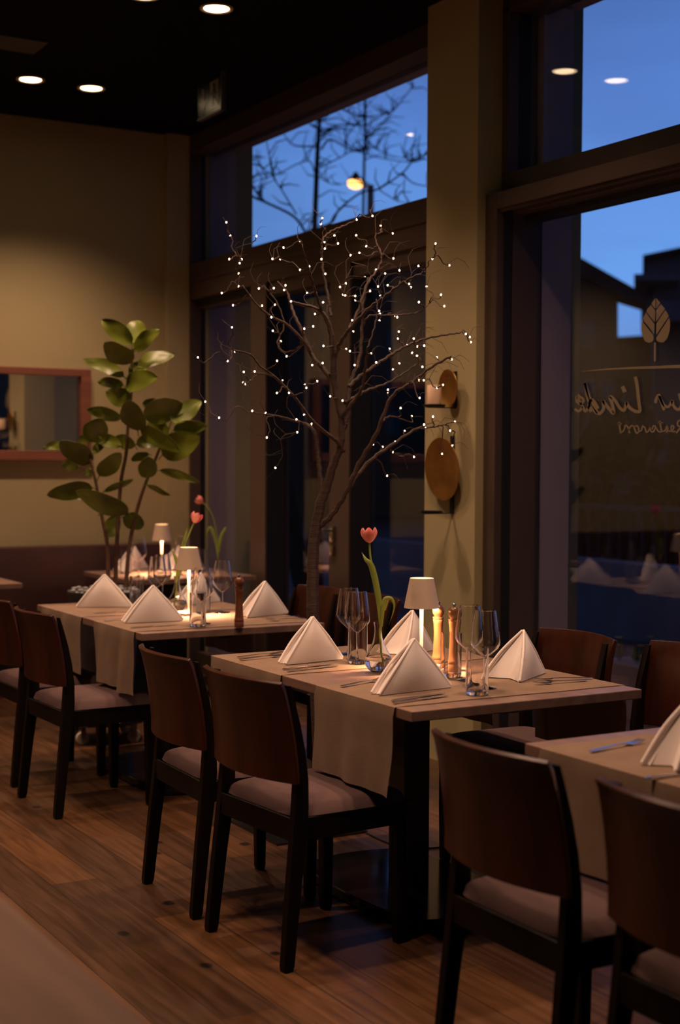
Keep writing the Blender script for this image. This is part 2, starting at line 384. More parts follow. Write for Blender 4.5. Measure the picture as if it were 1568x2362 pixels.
# the two door leaves
w = MB(); w.box(XF+0.02, XG+0.02, yS1, yB-0.004, 2.47, 2.55); w.box(XF+0.02, XG+0.02, yS1, yB-0.004, 0, 0.2)
w.box(XF+0.008, XG+0.02, (yS0+yS1)/2+0.01, yS1, 0, 2.55)
struct(w.build('door_1', M['frame'], bevel=0.002)); d1 = bpy.data.objects['door_1']
MB().box(XG-0.004, XG+0.004, yS1, yB-0.004, 0.2, 2.47).build('pane', M['pane'], d1)
MB().box(XF+0.03, XF+0.034, yS1, yB-0.006, 2.455, 2.475).build('gasket', M['gasket'], d1)
w = MB(); w.box(XF+0.02, XG+0.02, YCF, yS0, 2.47, 2.55); w.box(XF+0.02, XG+0.02, YCF, yS0, 0, 0.2)
w.box(XF, XG+0.02, yS0, (yS0+yS1)/2+0.008, 0, 2.55)
struct(w.build('door_2', M['frame'], bevel=0.002)); d2 = bpy.data.objects['door_2']
MB().box(XG-0.004, XG+0.004, YCF, yS0, 0.2, 2.47).build('pane', M['pane'], d2)
MB().box(XF+0.01, XG, yS0-0.004, yS0, 0, 2.55).build('gasket', M['gasket'], d2)
hp = at_x(768, 1228, XF-0.01)
h = MB(); h.box(-0.012, 0.012, -0.02, 0.02, -0.055, 0.035, 0.004); h.tube([(-0.01, 0, 0.012), (-0.05, 0, 0.012), (-0.055, 0.01, 0.012)], 0.009)
h.tube([(-0.055, 0.0, 0.012), (-0.056, 0.06, 0.012), (-0.052, 0.15, 0.010)], 0.0095)
h.box(-0.012, 0.012, -0.017, 0.017, -0.135, -0.075, 0.006)
h.build('door_handle', M['chrome'], d2, smooth=True, loc=(XF-0.002, hp.y+0.02, hp.z-0.0))

# right glazed front
YN2 = -2.0
w = MB(); w.box(XF, XG+0.03, YR-0.05, YR, 2.79, 3.56); w.box(XF, XG+0.06, YN2, YR, 3.54, ZC); w.box(XF, XG+0.06, YN2, YR, 2.69, 2.795)
w.box(XF-0.012, XF, YN2, YR, 2.700, 2.708)
struct(w.build('window_3', M['frame'], bevel=0.003)); w3 = bpy.data.objects['window_3']
MB().box(XF+0.06, XG-0.01, YR-0.052, YR-0.05, 2.79, 3.54).build('gasket', M['gasket'], w3)
MB().box(4.086, 4.094, YN2, YR-0.05, 2.79, 3.54).build('pane', M['pane'], w3)
w = MB(); w.box(3.93, XF, YR-0.09, YR, 0, 2.69); w.box(3.93, XF, YN2, YR-0.09, 2.615, 2.69)
w.box(XF, XG-0.02, YR-0.09, YR, 0, 2.69); w.box(XF, XG-0.04, YN2, YR-0.09, 2.60, 2.69)
w.box(3.945, 3.955, YN2, YR-0.09, 2.600, 2.615)
struct(w.build('window_4', M['frame'], bevel=0.003)); w4 = bpy.data.objects['window_4']
MB().box(3.97, XF+0.01, YR-0.093, YR-0.09, 0, 2.612).build('gasket', M['gasket'], w4)
MB().box(4.12, XG-0.005, YR-0.095, YR-0.09, 0, 2.60).build('gasket', M['gasket'], w4)
MB().box(XF+0.07, XG+0.03, YN2, YR-0.09, 2.575, 2.6).build('gasket', M['gasket'], w4)
MB().box(XF+0.0, XG+0.02, YR-0.098, YR-0.09, 0, 2.6).build('sash_side', M['frame'], w4)
MB().box(XG-0.004, XG+0.004, YN2, YR-0.09, 0.12, 2.6).build('pane', M['pane'], w4)
MB().box(XF, XG+0.03, YN2, YR-0.09, 0, 0.12).build('sash_bottom', M['frame'], w4)
struct(MB().box(XF, XO, YN, YN2, 0, ZC).build('wall_right_near', M['plaster']))
struct(MB().box(XL, 3.86, YB-0.015, YB, 0, 0.09).build('baseboard_back', M['frame']))

# ------------------------------------------------------------------ ceiling downlights
DL = []
def downlight(x, y, label):
    t = thing('ceiling_downlight', label, 'ceiling light', (x, y, ZC), 0, 'round recessed downlights in the black ceiling')
    prof = [(0.078, 0.0), (0.078, -0.004), (0.068, -0.006), (0.062, -0.003), (0.058, 0.02)]
    m = MB(); seg = 32
    m.lathe([(0.082, 0.001), (0.082, -0.004), (0.070, -0.006), (0.064, -0.002), (0.060, -0.0015), (0.060, 0.001)], seg, close=True); m.build('trim_ring', M['ring'], t, smooth=True)
    m = MB(); m.lathe([(0.001, -0.001), (0.062, -0.001), (0.062, -0.0022), (0.001, -0.0022)], seg, close=True); m.build('light_disc', M['disc'], t)
    l = bpy.data.lights.new('downlight_spot', 'SPOT'); l.energy = DOWN_W; l.color = WARM; l.spot_size = R(106); l.spot_blend = 1.0; l.shadow_soft_size = 0.05
    lo = bpy.data.objects.new('downlight_spot', l); C.objects.link(lo); lo.parent = t; lo.location = (0, 0, -0.03)
    return t
lab = {(2.63, 6.42): 'round lit downlight in the black ceiling, cut by the top edge of the photo', (3.01, 6.42): 'round lit downlight in the black ceiling, closest to the tall transom window',
       (2.64, 8.16): 'round lit downlight over the bench wall, farthest from the windows', (3.01, 8.16): 'round lit downlight over the bench wall, beside the exit sign'}
for (x, y), lb in lab.items(): downlight(x, y, lb)
for y in (4.66, 2.9):
    for x in (2.63, 3.01): downlight(x, y, 'round downlight %s, %s one of its pair' % ({4.66: 'over the branch tree table', 2.9: 'over the lower right table', 1.1: 'over the window side behind the camera'}[y], 'window side' if x > 2.8 else 'aisle side'))
for y in (8.16, 6.42, 4.66, 2.9):  # last aisle pair is unseen, added to warm the foreground table and floor
    for x in ((0.55, 0.93, -1.50, -1.12) if y > 3 else (0.55, 0.93)): downlight(x, y, 'round downlight over the aisle, %s row, %s' % ({8.16: 'bench wall', 6.42: 'second', 4.66: 'middle', 2.9: 'added unseen fourth', 1.1: 'last'}[y], {0.55: 'inner one', 0.93: 'one nearest the tables', -1.5: 'one deepest in the room', -1.12: 'third one from the tables'}[x]))
vp = [at_z(0, 72, ZC), at_z(118, 92, ZC), at_z(68, 124, ZC)]
t = tag(MB().box(vp[0].x-0.5, vp[1].x, vp[2].y-0.02, vp[0].y+0.05, ZC-0.006, ZC-0.001).build('access_panel', mat('panel dark grey', (0.035, 0.026, 0.024), 0.7, var=0.1)), 'dark square access panel flush in the black ceiling', 'ceiling panel')

# exit sign
ex = 3.42
a0 = at_x(456, 200, ex); a1 = at_x(510, 173, ex); b0 = at_x(456, 277, ex); b1 = at_x(510, 250, ex)
y0, y1 = a1.y, a0.y; z0, z1 = b0.z, a0.z
t = thing('exit_sign', 'dark exit sign with running figure and arrow hung from black ceiling', 'exit sign', (ex, (y0+y1)/2, z0))
hh = z1-z0; hw = (y1-y0)/2
MB().box(0, 0.02, -hw, hw, 0, hh, 0.003).build('sign_panel', M['signdark'], t)
m = MB(); m.box(-0.004, 0.024, -hw-0.008, -hw, -0.006, hh+0.02); m.box(-0.004, 0.024, -hw, hw, -0.008, 0.0); m.build('sign_frame', M['signframe'], t)
for q_ in (-hw+0.055, hw-0.055): MB().box(0.005, 0.015, q_-0.005, q_+0.005, hh, ZC-z0).build('hanger', M['iron'], t)
def flat(pts, x, th=0.002):
    n = len(pts); v = [(x, p[0], p[1]) for p in pts] + [(x-th, p[0], p[1]) for p in pts]
    return v, [tuple(range(n)), tuple(range(n, 2*n))[::-1]] + [(i, (i+1) % n, n+(i+1) % n, n+i) for i in range(n)]
m = MB(); s_ = hw  # picture runs from +y (left in view) to -y (right in view)
m.add(*flat([(s_*0.62, hh*0.85), (s_*0.42, hh*0.85), (s_*0.42, hh*0.45), (s_*0.18, hh*0.45), (s_*0.52, hh*0.12), (s_*0.86, hh*0.45), (s_*0.62, hh*0.45)], -0.0005)); m.build('arrow', M['signwhite'], t)
m = MB(); m.add(*flat([(-s_*0.10, hh*0.12), (-s_*0.80, hh*0.12), (-s_*0.80, hh*0.92), (-s_*0.10, hh*0.92)], -0.0005)); m.build('door_symbol', M['signwhite'], t)
m = MB()
m.add(*flat([(-s_*0.45 + 0.07*s_*math.cos(a*PI/4), hh*0.78+hh*0.07*math.sin(a*PI/4)) for a in range(8)], -0.003))
for a in ([(-.55, .70), (-.40, .70), (-.36, .42), (-.52, .42)], [(-.40, .68), (-.22, .56), (-.22, .50), (-.42, .60)], [(-.54, .68), (-.68, .52), (-.64, .48), (-.50, .60)],
          [(-.46, .44), (-.34, .44), (-.30, .20), (-.38, .20)], [(-.54, .44), (-.44, .44), (-.62, .30), (-.74, .20), (-.76, .26)]):
    m.add(*flat([(s_*p[0], hh*p[1]) for p in a], -0.003))
m.build('running_figure', M['signdark'], t)

# ------------------------------------------------------------------ mirror and bench
mr = at_y(207, 853, YB-0.02); z_t = mr.z; z_b = at_y(150, 1062, YB-0.04).z; z_i = at_y(150, 1040, YB-0.04).z; x_i = at_y(187, 900, YB-0.04).x; z_ti = at_y(187, 868, YB-0.04).z
xm0 = 1.75
t = thing('wall_mirror', 'long mirror in a red brown wooden frame on the olive back wall', 'mirror', ((xm0+mr.x)/2, YB, z_b))
ox, oz = (xm0+mr.x)/2, z_b
m = MB(); fwid = mr.x-x_i
m.box(xm0-ox, mr.x-ox, -0.05, 0, z_ti-oz, z_t-oz); m.box(xm0-ox, mr.x-ox, -0.05, 0, 0, z_i-oz)
m.box(x_i-ox, mr.x-ox, -0.05, 0, z_i-oz, z_ti-oz); m.box(xm0-ox, xm0-ox+fwid, -0.05, 0, z_i-oz, z_ti-oz)
m.build('mirror_frame', M['mirrorframe'], t, bevel=0.003)
MB().box(xm0-ox+fwid, x_i-ox, -0.02, -0.004, z_i-oz, z_ti-oz).build('mirror_glass', M['mirror'], t)
zb = at_y(0, 1262, YB-0.1).z
t = thing('upholstered_bench', 'wine brown upholstered bench running along the back wall', 'bench', (1.4, YB-0.3, 0))
m = MB(); m.box(-3.2, 2.45, 0.14, 0.27, 0.44, zb, 0.02); m.build('backrest', M['leather'], t, smooth=True)
m = MB(); m.box(-3.2, 2.45, -0.27, 0.14, 0.34, 0.46, 0.03); m.build('seat', M['leather'], t, smooth=True)
m = MB(); m.box(-3.2, 2.45, -0.06, 0.25, 0.0, 0.34); m.build('base', M['frame'], t)

# ================================================================== TABLES
TW, TL, TT = 0.85, 1.335, 0.03
def table(cx, cy, label, w=TW, l=TL, group='restaurant tables along the windows'):
    t = thing('dining_table', label, 'table', (cx, cy, 0), 0, group)
    MB().box(-w/2, w/2, -l/2, l/2, 0.75-TT, 0.75, 0.003).build('tabletop', M['tabletop'], t)
    m = MB(); m.box(-0.05, 0.05, -0.05, 0.05, 0.03, 0.715); m.box(-0.3, 0.3, -0.03, 0.03, 0.695, 0.72); m.box(-0.03, 0.03, -l/2+0.1, l/2-0.1, 0.695, 0.72)
    m.build('pedestal', M['black'], t, bevel=0.004)
    # barrel sided base plate
    pts = []; hx, hy, bx, by = 0.215, (0.36 if l > 1 else 0.22), 0.035, 0.05
    for i in range(9): u = -1+2*i/8; pts.append((hx*u, -hy-by*(1-u*u)))
    for i in range(1, 9): u = -1+2*i/8; pts.append((hx+bx*(1-u*u), hy*u))
    for i in range(1, 9): u = 1-2*i/8; pts.append((hx*u, hy+by*(1-u*u)))
    for i in range(1, 8): u = 1-2*i/8; pts.append((-hx-bx*(1-u*u), hy*u))
    n = len(pts); v = [(x, y, 0.006) for x, y in pts] + [(x, y, 0.034) for x, y in pts] + [(x*0.985, y*0.985, 0.038) for x, y in pts]
    f = [tuple(range(n))[::-1], tuple(range(2*n, 3*n))]
    for k in (0, 1): f += [(k*n+i, k*n+(i+1) % n, (k+1)*n+(i+1) % n, (k+1)*n+i) for i in range(n)]
    m = MB(); m.add(v, f)
    for sx_ in (-1, 1):
        for sy_ in (-1, 1): m.lathe([(0.02, 0), (0.02, 0.007)], 10, sx_*0.19, sy_*(hy-0.03))
    m.build('base_plate', M['plate'], t)
    return t
T2 = (2.605, 4.02); T1 = (2.63, 6.065); T3 = (2.61, 2.175)
table(*T2, 'set table beside the lit branch tree, with a tulip and light wooden mills')
table(*T1, 'set table in front of the rubber plant, with the dark wooden mill')
table(*T3, 'set table at the lower right corner, cut off by the picture edge')
table(3.545, 8.24, 'small set table by the bench in the far corner, with a lit lamp', 0.82, 0.80, 'small tables at the bench')
table(2.11, 8.34, 'small bare table at the bench, cut by the left edge', 0.82, 0.78, 'small tables at the bench')
table(0.245, 1.62, 'pale table corner in the near lower left of the picture', 0.86, 1.9, 'aisle tables')

# linen runners
def runner(tx, ty0, ty1, label, left=(0.26, 0.26), right=(0.24, 0.24), seed=0, w=TW, wave=0.004):
    rnd = random.Random(seed); cx = tx; z = 0.7525
    L = [('l', 1-i/10) for i in range(10)] + [('t', i/24) for i in range(25)] + [('r', (i+1)/8) for i in range(8)]
    ph = [rnd.uniform(0, 6) for _ in range(6)]
    def fn(u, v):
        k, s = L[min(int(round(u*(len(L)-1))), len(L)-1)]
        y = ty0 + (ty1-ty0)*v
        x0, x1 = cx-w/2-0.006, cx+w/2+0.006
        rip = wave*(math.sin(y*26+ph[0]) + 0.6*math.sin(y*47+ph[1]))
        if k == 't':
            x = x0 + (x1-x0)*s
            y += 0.0025*math.sin(s*9+ph[2]) + 0.0018*math.sin(s*23+ph[3])
            return (x, y, z + (0 if 0.01 < s < 0.99 else -0.002))
        hang = (left[0]*(1-v) + left[1]*v) if k == 'l' else (right[0]*(1-v) + right[1]*v)
        d = s*hang
        yy = y + (s*0.012*math.sin(s*5+ph[4]) + (v-0.5)*-0.02*s*s)
        xx = (x0 - 0.002 - rip*s*1.6 - 0.004) if k == 'l' else (x1 + 0.002 + rip*s)
        return (xx, yy, z-0.004-d)
    m = MB(); m.grid(fn, len(L)-1, 40); m.solid(0.0016)
    o = m.build('table_runner', M['linen'], None, smooth=True)
    return tag(o, label, 'table runner', 'linen runners laid across the tables')
runner(T2[0], 3.435, 3.895, 'linen runner under the napkin nearest the steel post, hanging over the table end', (0.262, 0.258), seed=1)
runner(T2[0], 4.13, 4.66, 'linen runner on the far half of the tree side table, hanging behind a chair back', (0.25, 0.25), seed=2)
runner(T1[0], 5.465, 5.93, 'linen runner drooping onto a chair seat beside the plain wooden table corner', (0.264, 0.245), seed=3, wave=0.009)
runner(T1[0], 6.09, 6.64, 'linen runner on the half of the table nearest the rubber plant', (0.26, 0.24), seed=4, wave=0.008)
runner(T3[0], 2.24, 2.775, 'linen runner on the lower right table under the lone fork', (0.262, 0.258), seed=5)
runner(T3[0], 1.58, 2.06, 'linen runner on the lower right table, mostly beyond the picture edge', (0.262, 0.258), seed=6)

# ================================================================== CHAIRS
def bar(prof, wy0, wy1, thick):
    """leg: prof [(x,z)], width in y varies, thickness in x list"""
    pts, secs = [], []
    n = len(prof)
    for i, (x, z) in enumerate(prof):
        a = thick[i]/2; wy = (wy0 + (wy1-wy0)*i/(n-1))/2
        c = 0.18
        pts.append((x, 0, z)); secs.append([(-a, -wy*(1-c), 0), (-a*(1-c), -wy, 0), (a*(1-c), -wy, 0), (a, -wy*(1-c), 0), (a, wy*(1-c), 0), (a*(1-c), wy, 0), (-a*(1-c), wy, 0), (-a, wy*(1-c), 0)])
    return pts, secs
def post_x(z):
    P = [(0, -0.212), (0.12, -0.200), (0.25, -0.186), (0.38, -0.170), (0.50, -0.160), (0.58, -0.161), (0.66, -0.170), (0.74, -0.184), (0.825, -0.205), (0.9, -0.22)]
    for (a, x), (b, y) in zip(P, P[1:]):
        if z <= b: return x + (y-x)*(z-a)/(b-a)
    return P[-1][1]
def make_chair(label):
    t = thing('dining_chair', label, 'chair', (0, 0, 0), 0, 'walnut chairs at the restaurant tables')
    zs = [0.0, 0.015, 0.12, 0.25, 0.38, 0.46, 0.54, 0.62, 0.70, 0.78, 0.815]
    th = [0.028, 0.036, 0.039, 0.043, 0.048, 0.048, 0.042, 0.034, 0.025, 0.014, 0.009]
    for s in (-1, 1):
        p, q = bar([(post_x(z), z) for z in zs], 0.030, 0.026, th)
        m = MB(); m.sweep([(a, s*(0.214 - 0.018*min(1, max(0, c/0.82))), c) for a, _, c in p], q); m.build('rear_leg', M['chairwood'], t, smooth=True)
    for s in (-1, 1):
        p, q = bar([(0.205, 0.0), (0.205, 0.012), (0.205, 0.2), (0.200, 0.43)], 0.030, 0.040, [0.024, 0.032, 0.038, 0.046])
        m = MB(); m.sweep([(a, s*0.195, c) for a, _, c in p], q); m.build('front_leg', M['chairwood'], t, smooth=True)
    # seat frame: ring of four rails
    m = MB()
    m.box(-0.15, 0.185, -0.213, -0.190, 0.365, 0.432); m.box(-0.15, 0.185, 0.190, 0.213, 0.365, 0.432)
    m.box(-0.190, -0.165, -0.20, 0.20, 0.365, 0.432); m.box(0.188, 0.212, -0.20, 0.20, 0.375, 0.432)
    m.box(-0.165, 0.19, -0.19, 0.19, 0.425, 0.431)
    m.build('seat_frame', M['chairwood'], t, bevel=0.003)
    # cushion
    def cf(u, v):
        a = 2*u-1; b = 2*v-1
        x = 0.026 + 0.208*a; wy = 0.219 + 0.010*a
        # superellipse corners
        e = 1-0.10*abs(a)**6*abs(b)**6
        hgt = 0.041*(max(0, 1-abs(a)**6)*max(0, 1-abs(b)**6))**0.42 + 0.004*(1-a*a)*(1-b*b)
        return (x*e if abs(a) > 0.99 else 0.026+0.208*a*e, wy*b*e, 0.434 + hgt)
    m = MB(); m.grid(cf, 26, 26)
    n = len(m.v); base = [(-0.182, -0.206, 0.432), (0.234, -0.226, 0.432), (0.234, 0.226, 0.432), (-0.182, 0.206, 0.432)]
    m.add(base, [(0, 1, 2, 3)])
    m.build('seat_cushion', M['cushion'], t, smooth=True)
    # back panel, moulded ply behind the posts
    def bf(u, v):
        b = 2*u-1; y = (0.226 - 0.014*v)*b; z0, z1 = 0.535, 0.834 - 0.004*b*b
        z = z0 + (z1-z0)*v
        return (post_x(z) - 0.016 - 0.050*(1-b*b) - (0.006 if v > 0.97 else 0), y, z)
    m = MB(); m.grid(bf, 28, 12); m.solid(0.016)
    m.build('backrest', M['chairback'], t, smooth=True, bevel=0.003)
    return t
CH = make_chair('walnut chair drawn up to the runner end at the table with light mills')
CH.location = (2.084, 3.785, 0); CH.rotation_euler = (0, 0, 0.09)
for x, y, rz, lb in [
    (2.080, 4.320, -0.03, 'walnut chair with reddish back at the far half of the branch tree table'),
    (2.105, 5.765, 0.033, 'walnut chair whose seat the drooping runner touches'),
    (2.125, 6.40, 0.03, 'walnut chair nearest the left edge of the photo, almost black'),
    (2.10, 2.560, 0.0, 'walnut chair in the foreground right with pale rim along its curved back'),
    (2.10, 1.975, 0.0, 'black looking walnut chair cut off by the lower right corner'),
    (3.13, 4.075, PI-0.0, 'chair on the window side behind the upright napkin beside the two wine glasses'),
    (3.24, 3.585, PI+0.0, 'chair on the window side cut by the right edge of the photo'),
    (3.24, 5.665, PI, 'dark chair half hidden behind the branch tree trunk'),
    (3.22, 6.14, PI+0.03, 'dark chair on the window side of the rubber plant table')]:
    copy_thing(CH, lb, (x, y, 0), rz)

# ================================================================== TABLEWARE
def napkin(x, y, rz, label, hgt=0.150, half=0.135, spread=0.052, z=0.7545):
    """pyramid fold: apex over the middle of two side panels that meet in a sloping ridge"""
    # panels: M apex, Cc back foot, H front foot (two)
    m = MB(); Mx = Vector((0, 0, hgt)); Cc = Vector((half, 0, 0.0))
    def panel(s, off, shrink):
        H = Vector((-half*0.98*shrink, s*(spread - (0.012 if shrink < 1 else 0)), 0.0)); A = Mx*shrink + Vector((0, s*off, 0)); K = Vector((half*shrink, s*(off+0.003), 0))
        def fn(u, v):
            # u along base K->H, v up to the apex
            p = K.lerp(H, u); q = p.lerp(A, v)
            bul = 0.010*math.sin(PI*u)*math.sin(PI*v)*1.2 + 0.006*math.sin(PI*v)*u
            return q + Vector((0, s*bul, 0))
        return fn
    for s in (-1, 1):
        g = MB(); g.grid(panel(s, 0.0045, 1.0), 18, 14)
        for i, vv in enumerate(g.v): pass
        g.solid(0.0045*(1 if s > 0 else 1)); m.add(g.v, g.f)
        g = MB(); g.grid(panel(s, 0.0015, 0.93), 12, 10); g.solid(0.0035); m.add(g.v, g.f)
        # rolled folded front edge and the ridge
        H = Vector((-half*0.98, s*spread, 0.004)); A = Mx + Vector((0, s*0.003, -0.003))
        m.tube(smoothpath([A, A.lerp(H, 0.5) + Vector((-0.004, s*0.008, 0.003)), H], 6), [0.0045]*13, 10)
    # pleat tucked between the two panels, creased inwards
    Am = Mx*0.93 + Vector((-0.004, 0, 0)); Md = Vector((-half*0.62, 0, 0.001))
    for s in (-1, 1):
        Hh = Vector((-half*0.93, s*(spread-0.007), 0.001)); g = MB()
        g.grid(lambda u, v: Md.lerp(Hh, u).lerp(Am + Vector((0, s*0.002*u, 0)), v), 8, 10); g.solid(0.003); m.add(g.v, g.f)
    K = Cc + Vector((0, 0, 0.004))
    m.tube([Mx + Vector((0, 0, -0.003)), Mx.lerp(K, 0.5) + Vector((0.002, 0, 0.002)), K], [0.006, 0.007, 0.007], 10)
    o = m.build('folded_napkin', M['napkin'], None, smooth=True, loc=(x, y, z), rot=(0, 0, rz))
    return tag(o, label, 'napkin', 'pyramid folded white napkins')
napkin(2.370, 3.640, 0.06, 'white pyramid napkin in front of the tulip vase at the steel post end', 0.160, 0.142, 0.020)
napkin(2.410, 4.345, 0.08, 'white pyramid napkin left of the pair of wine glasses, brightly lit', 0.158, 0.126, 0.022)
napkin(2.850, 3.722, 0.27, 'white pyramid napkin with open folded front beside the two forks', 0.152, 0.115, 0.074)
napkin(2.850, 4.385, 0.27, 'white pyramid napkin behind the lamp and the wooden mills', 0.155, 0.118, 0.066)
napkin(2.445, 6.455, -0.50, 'peach lit pyramid napkin in front of the rubber plant pot', 0.155, 0.130, 0.030)
napkin(2.403, 5.760, -0.18, 'white pyramid napkin near the plain corner of the far table', 0.158, 0.132, 0.030)
napkin(2.93, 6.42, 0.3, 'pyramid napkin seen through the glasses behind the far table lamp', 0.150, 0.125, 0.045)
napkin(2.950, 5.765, 0.20, 'white pyramid napkin right of the dark wooden mill', 0.155, 0.132, 0.036)
napkin(2.385, 2.455, 0.12, 'warm lit napkin cut by the right edge on the lower right table', 0.165, 0.13, 0.05)
p = at_z(308, 1313, 0.755); napkin(p.x, p.y, 0.5, 'glowing napkin on the corner table left of its lamp', 0.15, 0.14, 0.05)
p = at_z(410, 1311, 0.755); napkin(p.x, p.y, 0.5, 'napkin on the corner table between its lamp and the vase', 0.15, 0.12, 0.05)

def wineglass(x, y, label, z=0.7545):
    t = thing('wine_glass', label, 'wine glass', (x, y, z), 0, 'stemmed wine glasses')
    out = [(0.0045, 0.092), (0.010, 0.097), (0.024, 0.109), (0.038, 0.122), (0.0445, 0.133), (0.0455, 0.142), (0.0435, 0.165), (0.0395, 0.195), (0.0355, 0.222), (0.0325, 0.240)]
    inn = [(r-0.0012, zz+0.0004) for r, zz in out[::-1]][:-1] + [(0.0008, 0.099)]
    m = MB(); m.lathe(out + inn, 40); m.build('bowl', M['glass'], t, smooth=True)
    m = MB(); m.lathe([(0.001, 0.0965), (0.0042, 0.0955), (0.0038, 0.085), (0.0034, 0.05), (0.0038, 0.02), (0.0075, 0.007), (0.001, 0.006)], 24); m.build('stem', M['solid'], t, smooth=True)
    m = MB(); m.lathe([(0.0076, 0.0068), (0.02, 0.0030), (0.036, 0.0016), (0.037, 0.0004), (0.001, 0.0004)], 36); m.build('foot', M['glass'], t, smooth=True)
    return t
WG = wineglass(2.600, 3.585, 'tall wine glass behind the nearest tumbler at the steel post end')
for x, y, lb in [(2.645, 3.735, 'tall wine glass just right of the light wooden mills'),
                 (2.580, 4.325, 'tall wine glass left of the tulip, front one of a pair'),
                 (2.622, 4.455, 'tall wine glass left of the tulip, rear one of a pair'),
                 (2.560, 5.590, 'wine glass behind the tumbler on the rubber plant table'),
                 (2.830, 5.960, 'wine glass with bright glint between far lamp and dark mill'),
                 (2.665, 6.335, 'wine glass with dark rim before the corner table lamp'),
                 (2.745, 6.46, 'wine glass beside the dark rimmed one near the far vase')]:
    copy_thing(WG, lb, (x, y, 0.7545))
for q, lb in [((320, 1330), 'wine glass on the corner table at its napkin'), ((418, 1326), 'wine glass on the corner table behind the near lamp shade')]:
    p = at_z(*q, 0.755); copy_thing(WG, lb, (p.x, p.y, 0.7545))
def tumbler(x, y, label, z=0.7545):
    t = thing('tumbler', label, 'water glass', (x, y, z), 0, 'straight sided water tumblers')
    out = [(0.001, 0.0), (0.031, 0.0), (0.0345, 0.004), (0.035, 0.012), (0.0345, 0.08), (0.034, 0.142)]
    inn = [(0.0328, 0.142), (0.0333, 0.08), (0.0335, 0.016), (0.031, 0.011), (0.001, 0.0105)]
    m = MB(); m.lathe(out[2:] + inn[:3], 40, close=True); m.build('wall', M['glass'], t, smooth=True)
    m = MB(); m.lathe([(0.001, 0.0003), (0.031, 0.0003), (0.0338, 0.004), (0.0338, 0.010), (0.0315, 0.0115), (0.001, 0.0105)], 40); m.build('thick_base', M['solid'], t, smooth=True)
    return t
TB = tumbler(2.505, 3.495, 'empty tumbler nearest the table edge at the steel post end')
for x, y, lb in [(2.640, 3.830, 'empty tumbler with glowing base in front of the wooden mills'),
                 (2.528, 4.235, 'empty tumbler left of the tulip vase, before the wine glass pair'),
                 (2.498, 5.500, 'empty tumbler left of the dark wooden mill'),
                 (2.600, 6.43, 'empty tumbler behind the napkin on the rubber plant table'),
                 (2.76, 6.02, 'empty tumbler right of the far table lamp')]:
    copy_thing(TB, lb, (x, y, 0.7545))
for q, lb in [((290, 1322), 'tumbler at the left end of the corner table'), ((468, 1318), 'tumbler at the right of the corner table before the vase')]:
    p = at_z(*q, 0.755); copy_thing(TB, lb, (p.x, p.y, 0.7545))

def lamp(x, y, label, rz=0.15, z=0.7545):
    t = thing('table_lamp', label, 'table lamp', (x, y, z), rz, 'cordless table lamps')
    MB().box(-0.052, 0.052, -0.052, 0.052, 0, 0.012, 0.003).build('base', M['lampbody'], t)
    m = MB(); m.lathe([(0.0085, 0.012), (0.0055, 0.018), (0.0052, 0.03), (0.0066, 0.20), (0.0070, 0.285)], 20); m.build('stem', M['lampbody'], t, smooth=True)
    m = MB(); m.lathe([(0.0600, 0.205), (0.0405, 0.305), (0.0393, 0.305), (0.0588, 0.205)], 48, close=True); m.build('lamp_shade', M['shade'], t, smooth=True)
    m = MB(); m.lathe([(0.001, 0.2925), (0.0388, 0.2925), (0.0388, 0.2965), (0.001, 0.2965)], 32); m.build('diffuser', M['diff'], t)
    l = bpy.data.lights.new('lamp_light', 'AREA'); l.shape = 'DISK'; l.size = 0.085; l.energy = LAMP_W; l.color = WARM2
    o = bpy.data.objects.new('lamp_light', l); C.objects.link(o); o.parent = t; o.location = (0, 0, 0.262)
    return t
LP = lamp(2.66, 4.035, 'cordless lamp with tapered shade between the tulip and the wooden mills')
def copy_lamp(label, loc):
    r = copy_thing(LP, label, loc, 0.15); return r
copy_lamp('cordless lamp on the table before the rubber plant, shade over a pink tulip vase', (2.66, 5.955, 0.7545))
p = at_z(373, 1323, 0.755); copy_lamp('cordless lamp farthest away, on the corner table', (p.x, p.y, 0.7545))
copy_lamp('cordless lamp on the lower right table beyond the picture edge', (2.64, 2.19, 0.7545))

def mill(x, y, m_, label, z=0.7545, rz=0):
    t = thing('pepper_mill', label, 'pepper mill', (x, y, z), rz)
    b = MB(); b.lathe([(0.001, 0), (0.0195, 0), (0.0205, 0.004), (0.0205, 0.022), (0.0195, 0.024), (0.0205, 0.026), (0.0205, 0.032), (0.0190, 0.035), (0.0175, 0.05), (0.0155, 0.095), (0.0150, 0.12), (0.0165, 0.148), (0.0185, 0.158), (0.0175, 0.161), (0.0188, 0.164), (0.0188, 0.168), (0.001, 0.168)], 32)
    b.build('body', m_, t, smooth=True)
    b = MB(); b.lathe([(0.001, 0.1685), (0.0135, 0.1685), (0.014, 0.172), (0.0190, 0.180), (0.0205, 0.190), (0.0185, 0.202), (0.0120, 0.209), (0.001, 0.210)], 32); b.build('turning_head', m_, t, smooth=True)
    b = MB(); b.lathe([(0.001, 0.2095), (0.004, 0.2095), (0.004, 0.213), (0.006, 0.215), (0.006, 0.219), (0.003, 0.222), (0.001, 0.2222)], 16); b.build('finial', M['silver'], t, smooth=True)
    return t
mill(2.735, 4.045, M['oak'], 'light beech pepper mill right beside the lamp')
mill(2.745, 3.965, M['oak'], 'light beech mill partly behind a clear tumbler')
mill(2.640, 5.395, M['walnut'], 'dark walnut pepper mill at the table edge')

